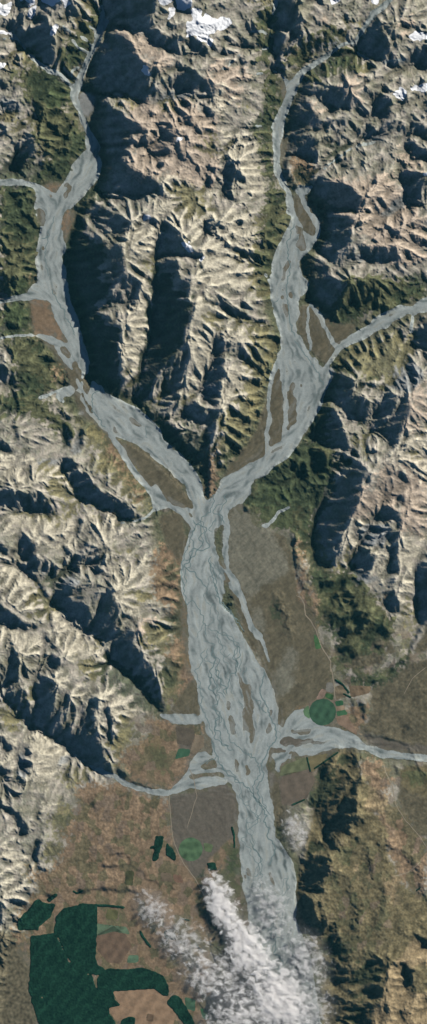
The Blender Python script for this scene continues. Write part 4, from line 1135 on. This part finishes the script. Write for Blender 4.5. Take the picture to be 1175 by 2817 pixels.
# ---------------------------------------------------------------- snow
mat_snow = material("snow", vary=0.05, scale=10.0, rough=0.6, spec=0.3)
SNOW = [
    ("broad bright white snowfield on the sunlit ridge at the top centre", "T1 955,45 990,60 1000,100 1030,75 1070,100 1130,90 1150,110 1110,150 1060,150 1030,170 1020,215 990,205 960,180 920,190 925,160 920,110 945,90"),
    ("blue shaded snow just above the broad bright snowfield", "T1 860,-30 945,-30 950,40 910,60 870,50"),
    ("white snow crest at the top edge, left of the blue shaded snow", "T1 775,-20 845,-20 850,10 820,30 790,25"),
    ("snow patch on the top left corner peak", "T1 -20,20 20,30 50,10 60,40 30,75 -10,70"),
    ("long shaded snow bank on the upper left peak, beside a dark wall", "T1 205,-30 300,-30 300,25 250,35 215,25"),
    ("small snow patch right of the long shaded snow bank", "T1 300,-10 330,-10 340,30 315,40"),
    ("snow streak on the ridge below the upper left peak", "T1 250,130 285,115 290,140 255,185 240,165"),
    ("snow patch inside the shade of the dark wall east of the left river", "T1 700,325 740,340 740,375 705,370"),
    ("white snow patch on the peak at the top edge, right of centre", "T2 575,-20 655,-20 645,15 600,20"),
    ("white round snow patch on the right hand ridge, beside a dark hollow", "T2 905,455 940,445 975,465 955,483 920,480"),
    ("long white snow patch at the right edge above a grey slope", "T2 985,440 1030,425 1074,408 1130,400 1130,440 1040,450 1000,452"),
    ("bluish snow bank near the upper right corner", "T2 985,175 1060,162 1110,180 1060,195 1010,195"),
    ("tiny snow patch on the central ridge beside the deep shade", "T3 705,262 740,258 735,285 712,290"),
    ("small snow spot on the rock rib above the central shade", "T3 900,400 935,400 960,430 930,440"),
    ("ragged snow strip along the top edge in the upper left corner", "T1 90,-30 170,-30 165,20 140,35 150,10 100,10"),
    ("narrow snow streaks on the rock rib left of the top dark wall", "T1 150,40 180,20 175,60 150,100 140,80"),
    ("scattered snow on the ridge at the top, left of the bright snowfield", "T1 830,40 870,50 850,90 820,110 830,70"),
    ("snow tongue below the right end of the bright snowfield", "T1 1025,180 1060,190 1040,235 1020,225"),
    ("thin snow streak high on the left edge below the long shade", "T1 0,150 60,160 50,172 0,165"),
    ("small snow patch on the crest near the top edge at right", "T2 800,-20 840,-10 835,12 805,10"),
    ("sliver of snow on the crest right of the central shade", "T3 985,455 1000,460 998,490 988,485"),
    ("snow speck beside the dark hollow in the upper centre", "T1 868,680 893,680 885,700 870,698"),
    ("snow strip on the left edge below the corner peak", "T1 -20,300 30,310 25,335 -20,340"),
    ("faint snow patch by the right edge, above the dark wall", "T4 1050,38 1100,45 1100,62 1060,58"),
]
for lab, s in SNOW:
    mk = np.zeros((NY, NX), bool)
    fill(mk, pts(s), WX3 + 3 * nfin, WY3 + 3 * nhi)
    mk &= (nfin * 0.5 + nhi * 0.6 > -0.75)
    o_ = sheet("snow_patch", mk, 0.45, C((232, 236, 242)), mat_snow)
    if o_:
        tag(o_, lab, "snow patch", "snow patches on the high ridges")

# ---------------------------------------------------------------- farm fields
mat_field = material("crop_field", vary=0.10, scale=14.0)


def circle(s, r):
    (x, y), = pts(s)
    return [(x + r * K * math.cos(a), y + r * K * math.sin(a)) for a in np.linspace(0, 2 * math.pi, 40, endpoint=False)]


FIELDS = [
    ("large round dark green irrigated field above the gravel fan", circle("T10 560,285", 65), (62, 92, 70), 0.16),
    ("round bright green irrigated field left of the lower river", circle("T11 940,67", 57), (82, 108, 78), 0.24),
    ("pale green field edge hugging the left side of the large round field", pts("T10 465,275 490,252 493,300 500,322 470,300"), (92, 122, 88), 0.1),
    ("small green field in strips above the large round field", pts("T10 578,192 612,200 612,228 572,210"), (62, 94, 56), 0.3),
    ("small green field beside the upper right of the large round field", pts("T10 622,232 658,228 664,250 628,256"), (56, 98, 66), 0.1),
    ("small green field beside the lower right of the large round field", pts("T10 630,282 672,274 682,296 632,304"), (66, 104, 72), 0.1),
    ("tan field between the two small green fields", pts("T10 626,258 664,252 672,272 630,280"), (140, 124, 104), 0.1),
    ("pinkish bare field above the large round field", pts("T10 555,170 580,180 560,220 528,222"), (142, 122, 108), 0.1),
    ("grey farmyard field beside the road", pts("T10 580,140 612,140 614,190 575,182"), (120, 118, 110), 0.1),
    ("brown paddock right of the road, above the large round field", pts("T10 622,160 665,150 680,210 626,222"), (120, 108, 88), 0.1),
    ("wide brown paddock near the farm road", pts("T10 690,155 800,160 790,190 700,212"), (118, 102, 82), 0.1),
    ("pinkish tan field below the two small green fields", pts("T10 625,310 680,302 715,360 735,400 640,345"), (136, 116, 98), 0.1),
    ("pale green field striped with mown bands south of the gravel fan", pts("T10 362,552 470,510 482,512 495,562 400,590 350,600"), (106, 112, 84), 0.12),
    ("tan field right of the pale striped field", pts("T10 487,508 590,488 555,540 508,582"), (122, 114, 84), 0.08),
    ("large grey brown angular field beside the lower river", pts("T10 370,592 498,570 522,622 480,712 402,745 362,738 346,640"), (108, 98, 86), 0.08),
    ("green field on the left bank above the small fan", pts("T9 880,465 938,470 930,500 862,516"), (66, 100, 76), 0.1),
    ("pale tan field on the left bank beside the gravel", pts("T9 962,400 1002,402 1004,455 955,492 940,480"), (128, 116, 98), 0.08),
    ("dark grey field on the left bank terrace", pts("T9 868,352 955,372 958,400 940,450 875,440"), (98, 90, 78), 0.06),
    ("narrow bright green field beside the farm road", pts("T8 516,700 548,745 552,776 526,780"), (72, 106, 66), 0.1),
    ("brown domed field ringed by a pale track beside the plantation", pts("T11 475,490 560,445 620,490 650,545 590,630 530,622 478,560"), (112, 94, 78), 0.12),
    ("blue green field above the brown domed field", pts("T11 470,432 560,445 620,450 640,485 560,470 480,492"), (96, 116, 92), 0.15),
    ("small blue green field right of the brown domed field", pts("T11 635,590 682,590 682,622 625,626"), (92, 118, 94), 0.1),
    ("olive field under the plantation edge", pts("T11 530,360 582,370 576,412 520,408"), (98, 98, 66), 0.1),
    ("pale bare field notched into the plantation", pts("T11 556,767 770,752 830,800 870,862 850,940 662,940 640,893 570,912 532,850 590,835"), (148, 124, 100), 0.14),
    ("dark green square field within the pale bare field", pts("T11 725,878 758,884 752,915 720,912"), (52, 76, 46), 0.1),
    ("green field at the bottom edge under the clouds", pts("T11 985,848 1022,862 1028,906 1000,900"), (54, 102, 66), 0.1),
    ("blue green field below the left hand clouds", pts("T11 910,795 962,810 960,865 918,850"), (78, 108, 84), 0.1),
    ("small green field above the left hand clouds", pts("T11 1005,35 1048,45 1040,82 1008,72"), (96, 112, 80), 0.1),
    ("dark scrubby square field on the lower left plain", pts("T11 622,172 660,175 652,244 614,238"), (72, 74, 50), 0.2),
    ("greyish square field on the lower left plain", pts("T11 795,180 840,186 850,225 792,222"), (110, 98, 82), 0.1),
    ("reddish field on the lower left plain", pts("T11 850,190 890,196 905,232 860,226"), (120, 96, 80), 0.05),
]
for k, (lab, P, col, var) in enumerate(FIELDS):
    mk = np.zeros((NY, NX), bool)
    fill(mk, P, X + 0.8 * nfin, Y + 0.8 * nhi)
    i0, i1, j0, j1 = box_of(P, 8)
    ang_ = 0.5 + 1.1 * (k % 4)
    band = np.sin((X * math.cos(ang_) + Y * math.sin(ang_)) / (3.5 + k % 3)) * 0.5 + noise(X / 14, Y / 14, 200 + k) * 0.9
    cc = C(col) * (1 + (0.08 + 1.4 * var) * band + 0.12 * nhi + 0.10 * nfin)[..., None]
    o_ = sheet("crop_field", mk, 0.18, np.clip(cc, 0.004, 1).astype(np.float32), mat_field)
    tag(o_, lab, "field", "farm fields on the valley floor", "thing")

# ---------------------------------------------------------------- plantations and tree belts
mat_trees = material("pine_canopy", vary=0.3, scale=26.0, rough=1.0, spec=0.02)
canopy = np.clip(0.85 + 0.4 * np.abs(noise(X / 4.1, Y / 4.1, 301)) + 0.4 * nhi, 0.15, 2.0).astype(np.float32)
ctree = C((23, 50, 38)) * (1 + 0.6 * nhi + 0.4 * nfin + 0.3 * nmid)[..., None] * (1 + 0.4 * sm(-0.2, 0.9, np.sin((X + 0.8 * Y) / 6.0 + 3 * nmid)))[..., None]
ctree = np.clip(ctree, 0.003, 1).astype(np.float32)
RIDES = [(4.0, "T11 275,480 300,530 330,600 370,660 400,680 460,685 470,740"), (3.0, "T11 150,795 240,797 290,790"), (3.0, "T11 345,803 400,780 450,740"),
         (3.0, "T11 380,340 410,385"), (2.0, "T11 175,590 180,650 190,690"), (4.5, "T11 450,690 475,690 475,760"), (4.0, "T11 470,700 520,655"), (3.5, "T11 505,700 530,740"),
         (2.0, "T11 390,890 480,850")]
ride = np.full((NY, NX), 99.0, np.float32)
for w, s in RIDES:
    d = np.full((NY, NX), 99.0, np.float32)
    seg_dist(d, pts(s), WX1, WY1, 10)
    ride = np.minimum(ride, d - w * (0.6 + 0.3 * nfin))
WOODS = [
    ("pine_plantation", "stuff", [("T11 275,400 310,360 370,345 400,335 480,338 475,480 470,600 480,640 520,655 620,660 700,650 745,665 800,690 822,725 832,790 800,785 760,752 650,760 557,765 562,800 590,835 530,850 545,885 570,925 575,1000 200,1000 185,900 160,830 140,760 150,650 150,495 270,480")], None),
    ("pine_wood", None, ["T11 90,410 120,385 150,350 170,320 190,312 210,330 240,335 275,335 262,360 250,400 200,440 185,465 140,462 90,465"], "dark irregular wood standing left of the big plantation"),
    ("pine_wood", None, ["T11 225,320 265,285 285,290 250,325"], "small dark wood just above the irregular wood"),
    ("pine_wood", None, ["T11 820,820 850,785 880,790 920,850 965,935 905,925 870,880"], "dark narrow wood slanting towards the bottom clouds"),
    ("pine_wood", None, ["T11 600,905 640,893 665,898 660,1000 580,1000"], "small dark wood on the bottom edge beside the pale bare field"),
    ("pine_wood", None, ["T11 768,0 808,5 800,40 772,125 750,120 762,60 735,65 745,50 764,52"], "upright dark strip of trees on the lower left plain"),
    ("pine_wood", None, ["T11 822,35 840,55 866,92 862,125 840,110 818,95"], "dark clump of trees next to the upright strip"),
    ("pine_wood", None, ["T11 808,472 840,460 866,488 862,512 820,508"], "dark clump of trees at the edge of the left hand clouds"),
    ("pine_wood", None, ["T12 -10,135 25,130 40,165 0,170"], "dark clump of trees at the upper edge of the main cloud"),
    ("pine_wood", None, ["T12 60,840 100,880 130,925 60,925"], "dark trees at the bottom edge below the main cloud"),
]
for name, kind, outl, lab in WOODS:
    mk = np.zeros((NY, NX), bool)
    for s in outl:
        fill(mk, pts(s), X + 3.0 * nfin, Y + 3.0 * nhi)
    if kind:
        mk &= ride > 0
        mk &= ~((0.6 * nmid + 0.8 * nfin + 0.3 * nhi > 0.88) & (nbig > -0.1))
    o_ = sheet(name, mk, canopy, ctree, mat_trees)
    if kind:
        tag(o_, "dark green pine plantation crossed by pale rides", None, None, kind)
    else:
        tag(o_, lab, "wood", "small dark woods on the lower plain")
BELTS = [
    (4.5, "T11 478,343 540,345 612,354", "straight dark tree belt running right from the plantation top"),
    (4.5, "T11 690,470 705,500 742,548", "short dark tree belt slanting beside the left hand clouds"),
    (3.5, "T11 360,272 380,285 410,268", "short dark tree belt on the terrace edge above the plantation"),
    (3.0, "T11 890,408 935,418", "short dark tree belt on the lower plain near the main cloud"),
    (3.0, "T10 482,505 500,580", "dark tree belt between the pale striped field and the tan field"),
    (3.0, "T10 518,565 640,480", "dark tree belt on the slope foot below the gravel fan"),
    (4.0, "T10 622,125 660,150 690,190", "broken tree belt beside the farm road"),
    (3.5, "T10 660,195 700,212", "short tree belt around the farm"),
    (3.5, "T10 405,745 475,715", "dark tree belt under the large grey brown field"),
    (4.0, "T10 112,850 125,895 T12 125,15 125,60", "dark tree belt on the left bank of the lower river"),
    (3.0, "T12 1020,270 1045,252", "tiny dark tree belt on the tan plain at the right"),
    (3.5, "T11 960,530 1000,575", "scrubby tree belt right at the edge of the main cloud"),
]
for w, s, lab in BELTS:
    d = np.full((NY, NX), 99.0, np.float32)
    seg_dist(d, pts(s), X, Y, 12)
    o_ = sheet("tree_belt", d < np.maximum(1.6, w * 0.5 * (1.1 + 0.35 * nhi)), canopy * 1.2, ctree * 1.2, mat_trees)
    if o_:
        tag(o_, lab, "tree belt", "tree belts on the farmland")

# ---------------------------------------------------------------- clouds
def cloud_material(name, dens, cover, scale):
    mt = bpy.data.materials.new(name)
    mt.use_nodes = True
    nt = mt.node_tree
    nt.nodes.remove(nt.nodes["Principled BSDF"])
    out = nt.nodes["Material Output"]
    pv = nt.nodes.new("ShaderNodeVolumePrincipled")
    pv.inputs["Color"].default_value = (1.0, 0.995, 0.99, 1)
    pv.inputs["Anisotropy"].default_value = -0.3
    nt.links.new(pv.outputs[0], out.inputs["Volume"])
    tc = nt.nodes.new("ShaderNodeTexCoord")
    ln = nt.nodes.new("ShaderNodeVectorMath")
    ln.operation = 'LENGTH'
    nt.links.new(tc.outputs["Object"], ln.inputs[0])
    geo = nt.nodes.new("ShaderNodeNewGeometry")
    nz = nt.nodes.new("ShaderNodeTexNoise")
    nz.inputs["Scale"].default_value = scale
    nz.inputs["Detail"].default_value = 5.0
    nz.inputs["Roughness"].default_value = 0.6
    nz.inputs["Distortion"].default_value = 0.4
    mp = nt.nodes.new("ShaderNodeMapping")
    mp.inputs["Rotation"].default_value = (0, 0, math.radians(58))
    mp.inputs["Scale"].default_value = (0.8, 1.0, 0.8)
    nt.links.new(geo.outputs["Position"], mp.inputs["Vector"])
    nt.links.new(mp.outputs["Vector"], nz.inputs["Vector"])

    def math_(op, a, b, c=None):
        n = nt.nodes.new("ShaderNodeMath")
        n.operation = op
        for k_, v in enumerate((a, b, c)):
            if v is None:
                continue
            if isinstance(v, (int, float)):
                n.inputs[k_].default_value = v
            else:
                nt.links.new(v, n.inputs[k_])
        return n.outputs[0]

    r2 = math_('MULTIPLY', ln.outputs["Value"], ln.outputs["Value"])
    thr = math_('MULTIPLY_ADD', r2, 0.30, cover)                # threshold climbs towards the rim
    d = math_('SUBTRACT', nz.outputs["Fac"], thr)
    d = math_('MULTIPLY', d, 2.5)
    d = math_('MINIMUM', math_('MAXIMUM', d, 0.0), 1.0)
    d = math_('MULTIPLY', d, dens)
    veil = math_('MAXIMUM', math_('SUBTRACT', 1.0, r2), 0.0)       # thin mist between the puffs
    veil = math_('MULTIPLY', math_('MULTIPLY', veil, nz.outputs["Fac"]), 3.6 if dens > 25 else 1.6)
    d = math_('ADD', d, veil)
    nt.links.new(d, pv.inputs["Density"])
    return mt


mat_c1 = cloud_material("dense_cloud", 28.0, 0.28, 2.1)
mat_c2 = cloud_material("thin_cloud", 13.0, 0.37, 2.5)
import bmesh
CLOUDS = [
    (612, 2490, 48, 112, -22, 0.30, 1, "narrow bright white cloud forming the upper left end of the big cloud bank"),
    (683, 2610, 62, 125, -30, 0.32, 1, "thick white cloud in the middle of the big cloud bank"),
    (768, 2745, 84, 130, -28, 0.34, 1, "brightest white cloud low in the big cloud bank"),
    (650, 2800, 120, 90, 0, 0.28, 2, "wide white cloud on the bottom edge of the photo"),
    (845, 2640, 78, 120, -20, 0.28, 2, "thin greyish cloud on the right flank of the big cloud bank"),
    (745, 2500, 84, 130, -15, 0.18, 2, "thin veil of cloud drifting over the lower river"),
    (845, 2770, 100, 90, 0, 0.26, 2, "thin cloud at the lower right corner of the big cloud bank"),
    (420, 2500, 60, 80, -40, 0.22, 2, "thin cloud wisp left of the big cloud bank, above the pines"),
    (505, 2590, 78, 110, -50, 0.26, 2, "patchy cloud between the left wisp and the big cloud bank"),
    (570, 2690, 80, 110, -45, 0.28, 2, "patchy cloud beside the thick white middle cloud"),
    (812, 2285, 44, 84, -8, 0.22, 2, "small puffy cloud standing alone beside the river"),
    (690, 2780, 110, 90, -30, 0.2, 2, "broken puffs between the white bank and the wide bottom cloud"),
    (640, 2690, 80, 110, -35, 0.22, 2, "thin veil along the left side of the thick white middle cloud"),
]
for (px, py, rx, ry, rot, rz, mtk, lab) in CLOUDS:
    bm = bmesh.new()
    bmesh.ops.create_icosphere(bm, subdivisions=5, radius=1.0)
    V = np.array([v.co[:] for v in bm.verts])
    th = px * 0.37
    ds = 1.12 + 0.10 * noise(V[:, 0] * 2.3 + th, V[:, 1] * 2.3 + V[:, 2] * 1.7, 400) + 0.05 * noise(V[:, 0] * 6 + th, V[:, 1] * 6 + V[:, 2] * 5, 401)
    for v, d in zip(bm.verts, ds):
        v.co *= float(d)
    me = bpy.data.meshes.new("cloud")
    bm.to_mesh(me)
    bm.free()
    me.materials.append(mat_c1 if mtk == 1 else mat_c2)
    o_ = bpy.data.objects.new("cloud", me)
    scene.collection.objects.link(o_)
    o_.location = ((px - HX) * KM, (HY - py) * KM, 0.40 + 0.1 * rz)
    o_.scale = (rx * KM, ry * KM, rz * 0.6)
    o_.rotation_euler = (0, 0, math.radians(-rot))
    tag(o_, lab, "cloud", "low clouds over the lower valley")
# ---------------------------------------------------------------- the air between the valley and the camera
hz = bpy.data.materials.new("haze")
hz.use_nodes = True
nt = hz.node_tree
nt.nodes.remove(nt.nodes["Principled BSDF"])
pv = nt.nodes.new("ShaderNodeVolumePrincipled")
pv.inputs["Color"].default_value = (0.22, 0.80, 1.0, 1)
pv.inputs["Density"].default_value = 0.00005
nt.links.new(pv.outputs[0], nt.nodes["Material Output"].inputs["Volume"])
bx, by = 0.5 * W * KM + 40, 0.5 * H * KM + 40
z0, z1 = float(h.min()) * KM - 1.0, CAM_Z + 1.5
co = np.array([(sx_ * bx, sy_ * by, z) for z in (z0, z1) for sy_ in (-1, 1) for sx_ in (-1, 1)])
fc = np.array([(0, 2, 3, 1), (4, 5, 7, 6), (0, 1, 5, 4), (2, 6, 7, 3), (0, 4, 6, 2), (1, 3, 7, 5)])
haze = add_mesh("haze", co, fc, hz, smooth=False)
haze["kind"] = "stuff"
print("script", round(time.time() - T0, 1), "top", float(h.max()) * KM)
